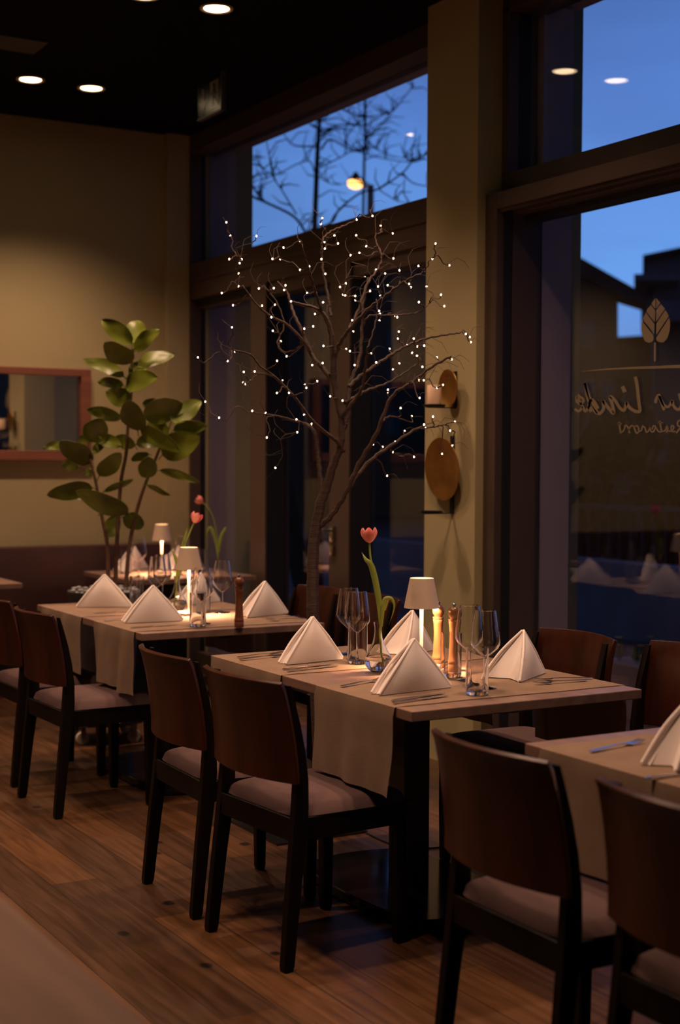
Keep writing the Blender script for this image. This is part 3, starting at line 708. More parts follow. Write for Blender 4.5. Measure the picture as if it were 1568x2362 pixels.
# flatware
def knife(x, y, rz, label, z=0.7565):
    t = thing('table_knife', label, 'knife', (x, y, z), rz, 'steel knives by the napkins')
    m = MB(); m.sweep([(-0.105, 0, 0), (-0.09, 0, 0), (-0.02, 0, 0), (0.0, 0, 0)], [[(0, -w_, -h_), (0, w_, -h_), (0, w_, h_), (0, -w_, h_)] for w_, h_ in ((0.004, 0.0015), (0.0055, 0.0028), (0.0045, 0.0026), (0.0035, 0.0018))]); m.build('handle', M['silver'], t, smooth=False, bevel=0.0008)
    m = MB(); m.sweep([(0.0, 0, 0), (0.02, 0.001, 0), (0.09, 0.001, 0), (0.115, -0.003, 0)], [[(0, -w_, -0.0007), (0, w_, -0.0007), (0, w_, 0.0007), (0, -w_, 0.0007)] for w_ in (0.0038, 0.0085, 0.0085, 0.0015)]); m.build('blade', M['silver'], t)
    return t
def fork(x, y, rz, label, z=0.7565):
    t = thing('table_fork', label, 'fork', (x, y, z), rz, 'steel forks by the napkins')
    m = MB(); m.sweep([(-0.10, 0, 0.001), (-0.085, 0, 0.001), (0.0, 0, 0.004), (0.035, 0, 0.003)], [[(0, -w_, -0.001), (0, w_, -0.001), (0, w_, 0.001), (0, -w_, 0.001)] for w_ in (0.005, 0.007, 0.003, 0.0035)]); m.build('handle', M['silver'], t)
    m = MB(); m.sweep([(0.035, 0, 0.003), (0.045, 0, 0.001), (0.058, 0, 0.001)], [[(0, -w_, -0.0009), (0, w_, -0.0009), (0, w_, 0.0009), (0, -w_, 0.0009)] for w_ in (0.0035, 0.011, 0.0125)])
    for k in range(4):
        yy = -0.0105 + k*0.007; m.sweep([(0.057, yy, 0.001), (0.08, yy, 0.002), (0.100, yy*0.95, 0.006)], [[(0, -w_, -0.0009), (0, w_, -0.0009), (0, w_, 0.0009), (0, -w_, 0.0009)] for w_ in (0.0019, 0.0017, 0.0009)])
    m.build('tines', M['silver'], t)
    return t
def between(a, b, z=0.7565):
    p, q = at_z(*a, z), at_z(*b, z); return (p.x+q.x)/2, (p.y+q.y)/2, math.atan2(q.y-p.y, q.x-p.x)
K0 = None
for a, b, lb in [((900, 1616), (1022, 1598), 'steel knife in front of the napkin nearest the steel post, inner of two'),
                 ((904, 1622), (1030, 1604), 'steel knife in front of the napkin nearest the steel post, outer of two'),
                 ((655, 1543), (760, 1531), 'steel knife in front of the brightly lit napkin, inner of two'),
                 ((662, 1548), (775, 1535), 'steel knife in front of the brightly lit napkin, outer of two'),
                 ((310, 1447), (395, 1441), 'steel knife before the napkin near the plain table corner'),
                 ((212, 1414), (320, 1409), 'steel knife before the peach lit napkin at the rubber plant'),
                 ((1508, 1793), (1640, 1778), 'steel knife by the napkin cut by the right edge')]:
    x, y, r = between(a, b)
    if K0 is None: K0 = knife(x, y, r, lb)
    else: copy_thing(K0, lb, (x, y, 0.7565), r)
F0 = None
for a, b, lb in [((788, 1583), (880, 1567), 'steel fork between the vase and the nearest table end'),
                 ((562, 1521), (650, 1512), 'steel fork at the far end of the tulip table, inner of two'),
                 ((560, 1515), (640, 1507), 'steel fork at the far end of the tulip table, outer of two'),
                 ((1365, 1564), (1232, 1568), 'steel fork beside the open fronted napkin, inner of two'),
                 ((1345, 1569), (1240, 1577), 'steel fork beside the open fronted napkin, outer of two'),
                 ((1022, 1520), (968, 1524), 'steel fork half hidden behind the lamp stem and mills'),
                 ((690, 1421), (605, 1427), 'steel fork right of the dark mill, inner of two'),
                 ((700, 1426), (620, 1432), 'steel fork right of the dark mill, outer of two'),
                 ((247, 1431), (320, 1424), 'steel fork between the two front napkins of the rubber plant table'),
                 ((1340, 1738), (1500, 1706), 'steel fork lying alone on the lower right table')]:
    x, y, r = between(a, b)
    if F0 is None: F0 = fork(x, y, r, lb)
    else: copy_thing(F0, lb, (x, y, 0.7565), r)

# vases and tulips
def vase(x, y, label, z=0.7545, hasw=True):
    t = thing('bud_vase', label, 'vase', (x, y, z), 0, 'clear bud vases with a tulip')
    out = [(0.022, 0.0), (0.032, 0.006), (0.043, 0.022), (0.0465, 0.038), (0.043, 0.052), (0.032, 0.070), (0.021, 0.090), (0.0145, 0.115), (0.012, 0.135), (0.0125, 0.150), (0.0165, 0.165)]
    inn = [(r-0.0014, zz) for r, zz in out[::-1]]; inn[-1] = (0.020, 0.004)
    m = MB(); m.lathe(out + inn, 40); m.build('vase_glass', M['glass'], t, smooth=True)
    m = MB(); m.lathe([(0.001, 0.004), (0.020, 0.0045), (0.0302, 0.008), (0.0410, 0.022), (0.0445, 0.038), (0.0418, 0.050), (0.001, 0.050)], 40); m.build('water', M['water'], t, smooth=True)
    return t
def tulip(px_pts, dist, head_px, label, leaves, hs=1.0, tilt=(0, 0)):
    """stem through picture-read points at the vase's own distance"""
    pts = smoothpath([at_d(a, b, dist + (c if True else 0)) for a, b, c in px_pts], 8)
    base = pts[0]; t = thing('tulip', label, 'flower', base)
    m = MB(); m.tube([p-base for p in pts], [0.0034]*len(pts), 10); m.build('stem', M['green'], t, smooth=True)
    top = pts[-1]-base; d = (pts[-1]-pts[-6]).normalized()
    rot = Vector((0, 0, 1)).rotation_difference(d).to_matrix().to_4x4()
    m = MB(); r0, hh_ = 0.0265*hs, 0.050*hs
    for k in range(6):
        inner = k % 2; a0 = k*PI/3
        def pf(u, v):
            b = (2*u-1); w = 0.72*(math.sin(PI*min(1, v*0.76+0.16)))**0.6
            a = a0 + b*w
            rr = r0*(0.92 if inner else 1.0)*(0.18 + 0.86*math.sin(PI*(0.04+0.62*v)))
            zz = hh_*(v - 0.10*b*b*v) * (1.02 if inner else 1)
            if v < 0.02: rr = 0.003
            return (rr*math.cos(a), rr*math.sin(a), zz)
        g = MB(); g.grid(pf, 8, 12); g.solid(0.0006); m.add(g.v, g.f)
    m.xf(Matrix.Translation(top) @ rot); m.build('flower_head', M['tulip'], t, smooth=True)
    for pts_, wmax in leaves:
        q = smoothpath([at_d(a, b, dist + c) - base for a, b, c in pts_], 8); nn = len(q)
        def lf(u, v):
            i = u*(nn-1); i0 = min(int(i), nn-2); p = q[i0].lerp(q[i0+1], i-i0); dd = (q[i0+1]-q[i0]).normalized()
            side = dd.cross(fw).normalized(); w = wmax*math.sin(PI*min(1, 0.12+0.88*u))**0.8*(1-u**4*0.9)
            b = 2*v-1
            return p + side*(w*b) - fw*(0.35*w*(1-b*b))
        g = MB(); g.grid(lf, nn*2, 6); g.solid(0.0008); g.build('leaf', M['green'], t, smooth=True)
    return t
vase(2.488, 4.035, 'bulbous bud vase half full of water beside the lit lamp')
dv = (Vector((2.488, 4.035, 0))).dot(Vector((fw.x, fw.y, 0)).normalized())
dv = at_z(875, 1550, 0.755); dv = (dv-CAM).dot(fw)
tulip([(882, 1532, 0.01), (876, 1470, 0.0), (878, 1420, 0.0), (868, 1340, 0.0), (855, 1290, 0.0), (852, 1252, 0.0)], dv, None,
      'pink tulip on the middle table with a bent leaf reaching right',
      [([(878, 1440, 0.0), (873, 1380, 0), (858, 1310, -.01), (843, 1290, -.01), (834, 1273, 0)], 0.011),
       ([(880, 1445, -.005), (884, 1400, -.01), (888, 1382, -.01), (903, 1382, -.012), (909, 1402, -.012), (897, 1441, -.01)], 0.0072)], 1.0)
vase(2.665, 6.10, 'bud vase with glowing water partly behind the far lamp')
dv1 = (Vector((2.665, 6.10, 0.76))-CAM).dot(fw)
tulip([(403, 1400, 0.0), (408, 1340, 0), (417, 1290, 0), (433, 1240, 0.0), (447, 1206, 0.0)], dv1, None,
      'pink tulip leaning right above the far lamp shade', [([(405, 1345, 0), (410, 1310, 0), (402, 1280, 0), (394, 1268, 0)], 0.009),
       ([(410, 1330, .01), (418, 1310, .01), (414, 1290, .02), (428, 1235, .02), (432, 1215, .02)], 0.010)], 1.0)
p0 = at_z(510, 1352, 0.755)
if p0.x < 3.20: p0.x = 3.24
pv = at_z(512, 1338, 0.755)
vase(max(pv.x, 3.25), max(pv.y, 7.93), 'bud vase on the corner table near the glass doors')
vb = Vector((max(pv.x, 3.25), max(pv.y, 7.93), 0.76)); dv2 = (vb-CAM).dot(fw)
tulip([(505, 1335, 0.0), (503, 1290, 0), (502, 1245, 0), (492, 1195, 0), (479, 1170, 0), (468, 1160, 0)], dv2, None,
      'red pink tulip drooping left on the corner table', [([(503, 1285, 0), (498, 1250, 0), (486, 1218, 0), (478, 1228, 0), (475, 1245, 0)], 0.010),
       ([(504, 1275, 0), (510, 1240, 0), (518, 1222, 0), (523, 1212, 0)], 0.011)], 0.95)

# ================================================================== BRANCH TREE WITH LEDS
DT = 5.62
def c5(x, y): return (400 + x*0.4656, 450 + y*0.4656)
rnd = random.Random(5)
tb = at_z(745, 1906, 0.0)
tree = thing('branch_tree', 'bare artificial branch tree with tiny lit bulbs standing behind the table', 'decorative tree', (tb.x, tb.y, 0))
TB0 = Vector((tb.x, tb.y, 0))
nodes = []   # (px, py, depth, radius)
wood_mb = MB()
def noise_d(px, py, k): return 0.30*math.sin(px*0.011+k*1.7)*math.cos(py*0.013+k*2.3)
def add_branch(pts, r0, r1, doff0=0.0, doff1=None, k=0, n=7, wob=1.2):
    """pts in picture px; doff: distance offset at start/end"""
    if doff1 is None: doff1 = doff0 + noise_d(*pts[-1], k)
    P = smoothpath([Vector((a, b, 0)) for a, b in pts], n); L = len(P)
    out = []
    for i, p in enumerate(P):
        t = i/(L-1); d = doff0 + (doff1-doff0)*t
        jx = wob*math.sin(i*1.9+k) if 0 < i < L-1 else 0
        out.append((p.x+jx, p.y+jx*0.6, d, (r0+(r1-r0)*t)))
    wood_mb.tube([at_d(a, b, DT+d)-TB0 for a, b, d, r in out], [r for a, b, d, r in out], 8 if r0 > 0.006 else 5)
    nodes.extend(out); return out
# trunk, from the base plate up
tr = []
tpx = [(722, 1440), (721, 1350), (723, 1262), (738, 1168), (752, 1128), (768, 1074), (786, 1023), (787, 962)]
base_pts = [TB0.copy() + Vector((0, 0, 0.02)), (at_d(735, 1700, DT) + at_z(735, 1906, 0))*0.0]
g0 = TB0 + Vector((0, 0, 0.015)); g1 = at_d(722, 1440, DT)
wood_mb.tube([g0-TB0, g0.lerp(g1, 0.35)-TB0, g0.lerp(g1, 0.7)-TB0, g1-TB0], [0.030, 0.027, 0.027, 0.0265], 14)
add_branch(tpx, 0.0265, 0.0135, 0, 0, 0, 6, 0.8)
def B(pts, r0, r1, a=0.0, b=None, k=0): return add_branch(pts, r0*1.2, r1*1.3, a, b, k)
B([(787, 962), (772, 892), (768, 836), (763, 767), (749, 729), (726, 711), (700, 704), (675, 697)], .012, .0045, 0, -.05, 1)
B([(787, 1000), (803, 950), (805, 892), (828, 832), (835, 757), (838, 700), (850, 640)], .011, .003, 0, .12, 2)
B([(734, 1215), (763, 1190), (796, 1139), (828, 1069), (866, 1004), (903, 916), (949, 883), (996, 846), (1040, 822)], .011, .003, 0, -.15, 3)
B([(800, 1132), (847, 1069), (903, 1027), (959, 990), (985, 985)], .008, .003, 0, .1, 4)
B([(744, 1144), (738, 1090), (733, 1046), (726, 999), (710, 980), (698, 976), (679, 967)], .009, .003, 0, .12, 5)
B([(791, 1040), (777, 1018), (747, 995), (717, 967), (679, 916), (633, 869), (600, 845), (577, 818), (540, 808)], .008, .0022, 0, -.2, 6)
B([(770, 883), (745, 850), (721, 822), (698, 767), (680, 730), (670, 701), (661, 673), (640, 650)], .009, .0026, 0, .2, 7)
B([(715, 812), (698, 785), (661, 748), (623, 729), (590, 700), (563, 664)], .006, .0022, .05, -.1, 8)
B([(768, 836), (780, 800), (800, 767), (847, 715), (880, 690), (912, 664), (950, 640), (982, 627)], .008, .0024, 0, -.18, 9)
B([(805, 892), (830, 868), (861, 846), (900, 820), (935, 799), (982, 781), (1030, 772), (1060, 768)], .007, .0022, 0, .15, 10)
B([(800, 767), (825, 720), (847, 655), (870, 622), (880, 590), (868, 560)], .006, .002, 0, .2, 11)
B([(758, 753), (740, 710), (726, 669), (715, 630), (703, 590), (697, 570)], .006, .002, 0, -.2, 12)
B([(763, 729), (755, 680), (745, 627), (741, 590), (745, 552), (763, 534), (790, 522), (820, 508)], .006, .0018, 0, .1, 13)
B([(796, 930), (820, 915), (847, 900), (890, 885), (930, 862), (960, 840)], .006, .002, 0, .25, 14)
B([(835, 757), (850, 730), (890, 728), (930, 726), (965, 720), (990, 700)], .004, .0018, .1, .2, 15)
B([(866, 1004), (880, 975), (900, 960), (930, 968), (950, 975)], .004, .0018, -.05, .05, 16)
B([(787, 962), (812, 930), (835, 895), (842, 850), (848, 800)], .007, .003, 0, -.25, 17)
B([(848, 800), (862, 760), (870, 720), (868, 690)], .003, .0018, -.25, -.2, 18)
B([(959, 990), (1000, 985), (1040, 975)], .003, .0015, .1, .0, 19)
B([(698, 976), (650, 962), (610, 955), (570, 950)], .004, .0015, .1, .15, 20)
B([(698, 767), (690, 800), (655, 812), (640, 790), (655, 750), (640, 700), (610, 660)], .004, .0016, .1, .3, 21)
B([(633, 869), (600, 862), (575, 880), (560, 884)], .003, .0014, -.15, -.2, 22)
LED = [(262,135),(281,200),(411,203),(545,260),(308,295),(276,317),(338,318),(328,337),(322,388),(490,316),(529,317),(623,228),(730,143),(737,114),(748,232),(750,265),(797,200),(815,240),(733,317),(908,121),(905,199),(986,103),(1026,152),(1085,190),(955,253),(877,298),(921,286),(673,353),(627,371),(752,390),(1089,314),(1213,351),(1119,373),(1048,388),(1003,370),(946,404),(1298,240),(1282,316),(1366,348),(239,485),(322,452),(423,463),(497,461),(555,447),(548,470),(582,526),(503,543),(439,548),(295,546),(485,605),(662,485),(741,531),(701,589),(853,438),(825,455),(840,492),(850,497),(901,520),(930,519),(900,500),(974,475),(1013,453),(1023,496),(1061,447),(1167,440),(1176,457),(1254,454),(1325,494),(1215,530),(1341,550),(1019,574),(1022,588),(1020,622),(1094,597),(1108,605),(885,620),(890,676),(692,650),(648,662),(743,747),(290,655),(304,775),(121,804),(268,822),(492,672),(532,724),(561,799),(513,821),(402,874),(348,876),(345,929),(357,936),(539,919),(512,980),(572,980),(650,940),(658,955),(712,922),(687,842),(739,832),(776,997),(837,1018),(855,763),(874,773),(897,842),(979,785),(1004,829),(1070,762),(1112,711),(1116,676),(1190,711),(1155,743),(1208,750),(1242,746),(1182,782),(1206,796),(1118,834),(1087,864),(1233,851),(1305,804),(1317,826),(1378,814),(1448,688),(1467,703),(1473,728),(1217,918),(1240,918),(1335,940),(1305,955),(1062,964),(1062,980),(1219,1005),(1125,1055),(158,1024),(226,1103),(390,1069),(457,1080),(609,1111),(647,1089),(685,1134),(613,1175),(462,1201),(505,1351),(1180,1096),(1285,1098),(1394,1123),(1241,1137),(1248,1154),(1144,1169),(1370,1167),(1381,1239),(1098,1222),(989,1235),(1036,1247),(1086,1273),(1191,1297),(1330,1282),(1058,1390)]
LED = [c5(*q) for q in LED]
cx0, cy0 = 775, 1010       # where the boughs spread from
rest = list(LED); ends = []
def dist2(a, n): return (a[0]-n[0])**2 + (a[1]-n[1])**2
# grow outward: nearest bulbs to the existing wood first
while rest:
    best = None
    for q in rest:
        rq = math.hypot(q[0]-cx0, q[1]-cy0)
        for n in nodes:
            rn = math.hypot(n[0]-cx0, n[1]-cy0)
            if rn > rq - 4: continue
            if n[1] > 1140: continue
            s = dist2(q, n)
            if best is None or s < best[0]: best = (s, q, n)
    if best is None: break
    s, q, n = best; rest.remove(q); L = math.sqrt(s)
    ux, uy = n[0]-cx0, n[1]-cy0; ul = math.hypot(ux, uy) or 1; ux /= ul; uy /= ul
    k = rnd.uniform(0, 99); bend = rnd.uniform(-0.16, 0.16)*L
    m1 = (n[0] + ux*L*0.30 + (q[0]-n[0])*0.12 - uy*bend, n[1] + uy*L*0.30 + (q[1]-n[1])*0.12 + ux*bend)
    m2 = (n[0]*0.3 + q[0]*0.7 + uy*bend*0.9, n[1]*0.3 + q[1]*0.7 - ux*bend*0.9 + L*0.03)
    r0 = min(n[3]*0.9, 0.0026 + L*0.000024); d1 = max(-0.45, min(0.45, n[2] + rnd.uniform(-0.10, 0.10)))
    add_branch([(n[0], n[1]), m1, m2, q], max(r0, 0.0024), 0.0019, n[2], d1, k, 6, 0.9)
    ends.append((q[0], q[1], d1))
# bare twig ends without a bulb
for (x, y, d) in ends:
    if rnd.random() < 0.72:
        a = math.atan2(y-cy0, x-cx0) + rnd.uniform(-0.8, 0.8); L = rnd.uniform(18, 60)
        add_branch([(x, y), (x+math.cos(a)*L*0.5, y+math.sin(a)*L*0.5-3), (x+math.cos(a+0.35)*L, y+math.sin(a+0.35)*L+4)], 0.0011, 0.0005, d, d+rnd.uniform(-.06, .06), rnd.uniform(0, 9), 4, 0.6)
for i in range(70):
    n = rnd.choice(nodes[60:])
    a = math.atan2(n[1]-cy0, n[0]-cx0) + rnd.uniform(-0.9, 0.9); L = rnd.uniform(30, 85)
    if n[1] > 1090 or n[0]+math.cos(a)*L > 1090 or n[0]+math.cos(a)*L < 470: continue
    wood_mb.tube([at_d(x_, y_, DT+n[2]+e_)-TB0 for x_, y_, e_ in [(n[0], n[1], 0), (n[0]+math.cos(a)*L*.5, n[1]+math.sin(a)*L*.5-4, .02), (n[0]+math.cos(a+.3)*L*.8, n[1]+math.sin(a+.3)*L*.8, .03), (n[0]+math.cos(a+.6)*L, n[1]+math.sin(a+.6)*L+3, .05)]], [0.0013, 0.001, 0.0008, 0.0005], 5)
wood_mb.build('branches', M['bark'], tree, smooth=True)
# square steel foot
fp = [at_z(848, 1921, 0), at_z(655, 1936, 0)]
fx0, fx1, fy0, fy1 = -0.19, 0.19, -0.19, 0.19
MB().box(fp[0].x-TB0.x-0.40, fp[0].x-TB0.x, fp[0].y-TB0.y, fp[0].y-TB0.y+0.42, 0.0, 0.008).build('foot_plate', mat('steel foot plate', (0.10, 0.10, 0.11), 0.12, 0.9, var=0.1), tree)
for i, (x, y, d) in enumerate(ends[:]):
    pass
ends_sorted = sorted(ends, key=lambda e_: e_[2])
lm = MB(); lm.lathe([(0.0002, -0.0036), (0.0022, -0.0025), (0.0031, 0.0), (0.0022, 0.0025), (0.0002, 0.0036)], 10)
led0 = None; restmb = MB()
for i, (x, y, d) in enumerate(ends_sorted):
    p = at_d(x, y, DT+d) - TB0
    if i < 100:
        if led0 is None: led0 = lm.build('light_bulb', M['led'], tree, smooth=True); led0.location = p
        else:
            o = led0.copy(); C.objects.link(o); o.parent = tree; o.location = p
    else: restmb.add([v+p for v in lm.v], lm.f)
if restmb.v:
    o = restmb.build('light_bulbs', M['led'], tree, smooth=True); o['kind'] = 'stuff'
# its cord
q = [at_z(a, b, 0.004) for a, b in ((845, 1921), (880, 1938), (920, 1952), (955, 1957), (1010, 1955), (1050, 1947), (1110, 1935))]
o = MB().tube([p for p in smoothpath(q, 6)], 0.0035, 6).build('power_cord', M['cord'], None, smooth=True)
tag(o, 'thin black power cord on the floor leading from the branch tree foot', 'cord')

# ================================================================== RUBBER PLANT
pc = Vector((2.665, 7.03, 0)); DP = (pc + Vector((0, 0, 1)) - CAM).dot(fw)
plant = thing('rubber_plant', 'tall rubber plant with big oval leaves in a dark planter', 'potted plant', pc)
m = MB(); m.lathe([(0.14, 0.125), (0.185, 0.745), (0.192, 0.76), (0.192, 0.777), (0.178, 0.777), (0.176, 0.745), (0.001, 0.74)], 40); m.build('planter', M['pot'], plant, smooth=True)
m = MB()
for i in range(190):
    a = rnd.uniform(0, 2*PI); r_ = 0.165*math.sqrt(rnd.random()); s = rnd.uniform(0.011, 0.019); c = Vector((r_*math.cos(a), r_*math.sin(a), 0.762+rnd.uniform(0, 0.026)))
    bm = bmesh.new(); bmesh.ops.create_icosphere(bm, subdivisions=1, radius=s)
    sc_ = Vector((rnd.uniform(.8, 1.3), rnd.uniform(.7, 1.1), rnd.uniform(.5, .8)))
    bm.verts.index_update(); m.add([Vector((v.co.x*sc_.x, v.co.y*sc_.y, v.co.z*sc_.z))+c for v in bm.verts], [[v.index for v in f.verts] for f in bm.faces]); bm.free()
o = m.build('pebbles', M['pebble'], plant, smooth=True); o['kind'] = 'stuff'
def c4(x, y): return (x*0.3571, 650 + y*0.3571)
stems = [[(700, 1990), (697, 1850), (693, 1700), (655, 1500), (620, 1300), (585, 1150), (572, 1040)],
         [(745, 1990), (750, 1800), (760, 1600), (780, 1300), (815, 1110), (825, 950), (840, 800), (852, 680), (852, 520), (860, 400)],
         [(812, 1990), (830, 1750), (870, 1530), (930, 1330), (1010, 1130), (1060, 1010), (1110, 900)]]
for i, s_pts in enumerate(stems):
    off = (-0.03, 0.02, 0.04)[i]
    P = smoothpath([at_d(*c4(*q), DP+off) - pc for q in s_pts], 5); n = len(P)
    MB().tube(P, [0.0125*(1-0.55*k/n) for k in range(n)], 8).build('stem', M['stem'], plant, smooth=True)
LV = [(855,400,655,215,110,0),(860,400,885,225,135,.06),(870,445,1030,285,95,-.05),(850,525,675,365,135,-.08),(800,610,535,470,85,.05),(888,555,1130,440,100,.05),(810,680,1025,590,125,-.08),(830,600,940,520,90,.08),(840,780,685,690,120,-.03),(800,670,625,620,65,.1),(890,965,830,735,150,-.1),(780,885,560,800,80,.02),(930,880,1180,755,150,.0),(1110,910,1300,745,125,.03),(1120,960,1340,905,90,-.02),(1090,1000,950,890,115,.06),(1045,1120,1290,970,170,-.06),(900,950,1170,1060,100,-.1),(880,1050,1080,1000,95,.05),(580,1035,655,860,140,-.02),(590,1170,385,1000,135,-.08),(440,1060,275,1055,55,.05),(640,1255,780,1080,105,-.04),(780,1060,600,980,80,.04),(870,1060,740,990,85,.06),(950,1270,955,1110,110,-.03),(1030,1215,1295,1270,55,.03),(670,1355,865,1255,40,.03),(600,1330,300,1350,105,.0),(830,1495,490,1310,125,-.1),(570,1405,445,1350,65,.08),(700,1650,755,1485,95,.03),(790,1520,930,1560,105,.06),(950,1310,1100,1365,34,.03),(650,1480,745,1385,50,.05),(510,1190,390,1160,70,.1),(600,1240,540,1205,45,.1),(960,1110,850,1135,55,.05),(1050,800,920,770,70,.08),(640,1000,500,1010,60,.1),(600,1110,680,1000,50,.07)]
fol = MB()
for i, (x0, y0, x1, y1, w_, dd) in enumerate(LV):
    a = at_d(*c4(x0, y0), DP); L_ = math.hypot(x1-x0, y1-y0)
    b = at_d(*c4(x1, y1), DP + dd*1.3)
    ax = (b-a); ln = ax.length; ax.normalize(); side = ax.cross(fw).normalized(); nrm = side.cross(ax).normalized()
    hw = w_*0.3571/FPX*DP*0.54
    tw = R(rnd.uniform(-28, 28)); side = side*math.cos(tw) + nrm*math.sin(tw); nrm = side.cross(ax).normalized()
    if nrm.dot(fw) > 0: nrm = -nrm
    sag = rnd.uniform(0.03, 0.10)*ln; hw /= max(0.8, math.cos(tw))
    def lf(u, v):
        q = 2*v-1; prof = (math.sin(PI*(u**0.82)))**0.62 if 0 < u < 1 else 0.0
        p = a + ax*(ln*u) + nrm*(sag*4*u*(1-u)) + Vector((0, 0, -0.10*ln*u*u))
        return p - pc + side*(hw*prof*q) + nrm*(-0.16*hw*prof*(1-q*q)*1.0) + nrm*(0.006*math.sin(u*9+i))*abs(q)
    g = MB(); g.grid(lf, 16, 8); g.solid(0.0010); fol.add(g.v, g.f)
    fol.tube([a-pc + (-ax)*0.02 + Vector((0, 0, -0.012)), a-pc, a-pc+ax*0.01], 0.0028, 6)
fol.build('foliage', M['leaf'], plant, smooth=True)
t = thing('plant_caddy', 'low dark plant caddy with pale casters under the planter', 'plant trolley', (pc.x, pc.y, 0))
m = MB(); m.lathe([(0.001, 0.095), (0.21, 0.095), (0.215, 0.100), (0.215, 0.118), (0.21, 0.123), (0.001, 0.123)], 8); m.build('platform', M['black'], t)
for k in range(4):
    a = k*PI/2 + 0.55; cx_, cy_ = 0.185*math.cos(a), 0.185*math.sin(a)
    w_ = MB(); w_.lathe([(0.008, -0.012), (0.032, -0.012), (0.035, -0.008), (0.035, 0.008), (0.032, 0.012), (0.008, 0.012)], 20, close=True)
    w_.xf(Matrix.Translation((cx_, cy_, 0.035)) @ Matrix.Rotation(R(90), 4, 'X')); c_ = w_.build('caster_wheel', M['caster'], t, smooth=True)
    MB().box(cx_-0.012, cx_+0.012, cy_-0.018, cy_-0.014, 0.03, 0.096).box(cx_-0.012, cx_+0.012, cy_+0.014, cy_+0.018, 0.03, 0.096).tube([(cx_, cy_-0.017, 0.035), (cx_, cy_+0.017, 0.035)], 0.005, 8).build('caster_fork', M['chrome'], c_)

# ================================================================== SCONCES ON THE COLUMN
def sconce(px_c, py_c, hpx, y_l, y_r, label, strap_top, strap_bot, tray, tray_w, tilt, sx_off=0.0):
    xw = XC
    c = at_x(px_c, py_c, xw-0.05); d = (c-CAM).dot(fw); hh_ = hpx/FPX*d/2
    yy0, yy1 = px_y(y_r, xw-0.05), px_y(y_l, xw-0.05); ww = (yy1-yy0)/2
    zb_ = at_x(px_c, strap_bot, xw-0.01).z; zt_ = at_x(px_c, strap_top, xw-0.01).z
    t = thing('wall_sconce', label, 'wall sconce', (xw, c.y, zb_), 0)
    org = Vector((xw, c.y, zb_))
    ys = c.y + sx_off
    m = MB(); m.box(-0.008, 0.0, ys-c.y-0.014, ys-c.y+0.014, 0, zt_-zb_, 0.001); m.build('wall_strap', M['iron'], t)
    # dished oval plate
    g = MB()
    def df(u, v):
        a = 2*PI*v; r_ = u; e_ = 1-r_*r_
        return (0.020*e_ - 0.030 - tilt*r_*math.sin(a), ww*1.0*r_*math.cos(a), hh_*r_*math.sin(a))
    n1, n2 = 12, 40
    vs = [(0.020-0.030, 0, 0)]; fs = []
    for i in range(1, n1+1):
        for j in range(n2): vs.append(df(i/n1, j/n2))
    for j in range(n2): fs.append((0, 1+j, 1+(j+1) % n2))
    for i in range(n1-1):
        for j in range(n2): fs.append((1+i*n2+j, 1+(i+1)*n2+j, 1+(i+1)*n2+(j+1) % n2, 1+i*n2+(j+1) % n2))
    g.add(vs, fs); g.solid(0.003); g.xf(Matrix.Translation((-0.012, 0, c.z-zb_))); g.build('brass_dish', M['gold'], t, smooth=True)
    tz = at_x(tray[0], tray[1], xw-0.12).z-zb_
    m = MB(); m.box(-0.16, 0.0, ys-c.y-0.008, ys-c.y+0.008, tz-0.012, tz-0.007); m.lathe([(0.001, tz-0.007), (tray_w, tz-0.007), (tray_w+0.003, tz), (tray_w+0.003, tz+0.004), (tray_w, tz+0.004), (tray_w-0.002, tz-0.002), (0.001, tz-0.002)], 32, -0.12, ys-c.y)
    m.build('candle_tray', M['iron'], t, smooth=True)
    return Vector((xw-0.12, ys, zb_+tz-0.001))
tp = sconce(1030, 894, 86, 1008, 1051, 'upper wall sconce on the column with oval brass dish and candle', 858, 940, (1020, 934), 0.050, 0.004, 0.0)
m = MB(); m.lathe([(0.001, 0), (0.033, 0), (0.034, 0.003), (0.034, 0.092), (0.032, 0.096), (0.022, 0.093), (0.001, 0.090)], 32); o = m.build('pillar_candle', M['wax'], None, smooth=True); o.location = tp
MB().tube([(0, 0, 0.089), (0.001, 0, 0.100)], 0.001, 6).build('wick', M['cord'], o)
tag(o, 'short pale pillar candle standing on the upper sconce tray', 'candle')
sconce(1016, 1082, 146, 977, 1055, 'lower wall sconce on the column with large brass dish and empty tray', 1006, 1184, (995, 1180), 0.050, 0.012, -0.03)

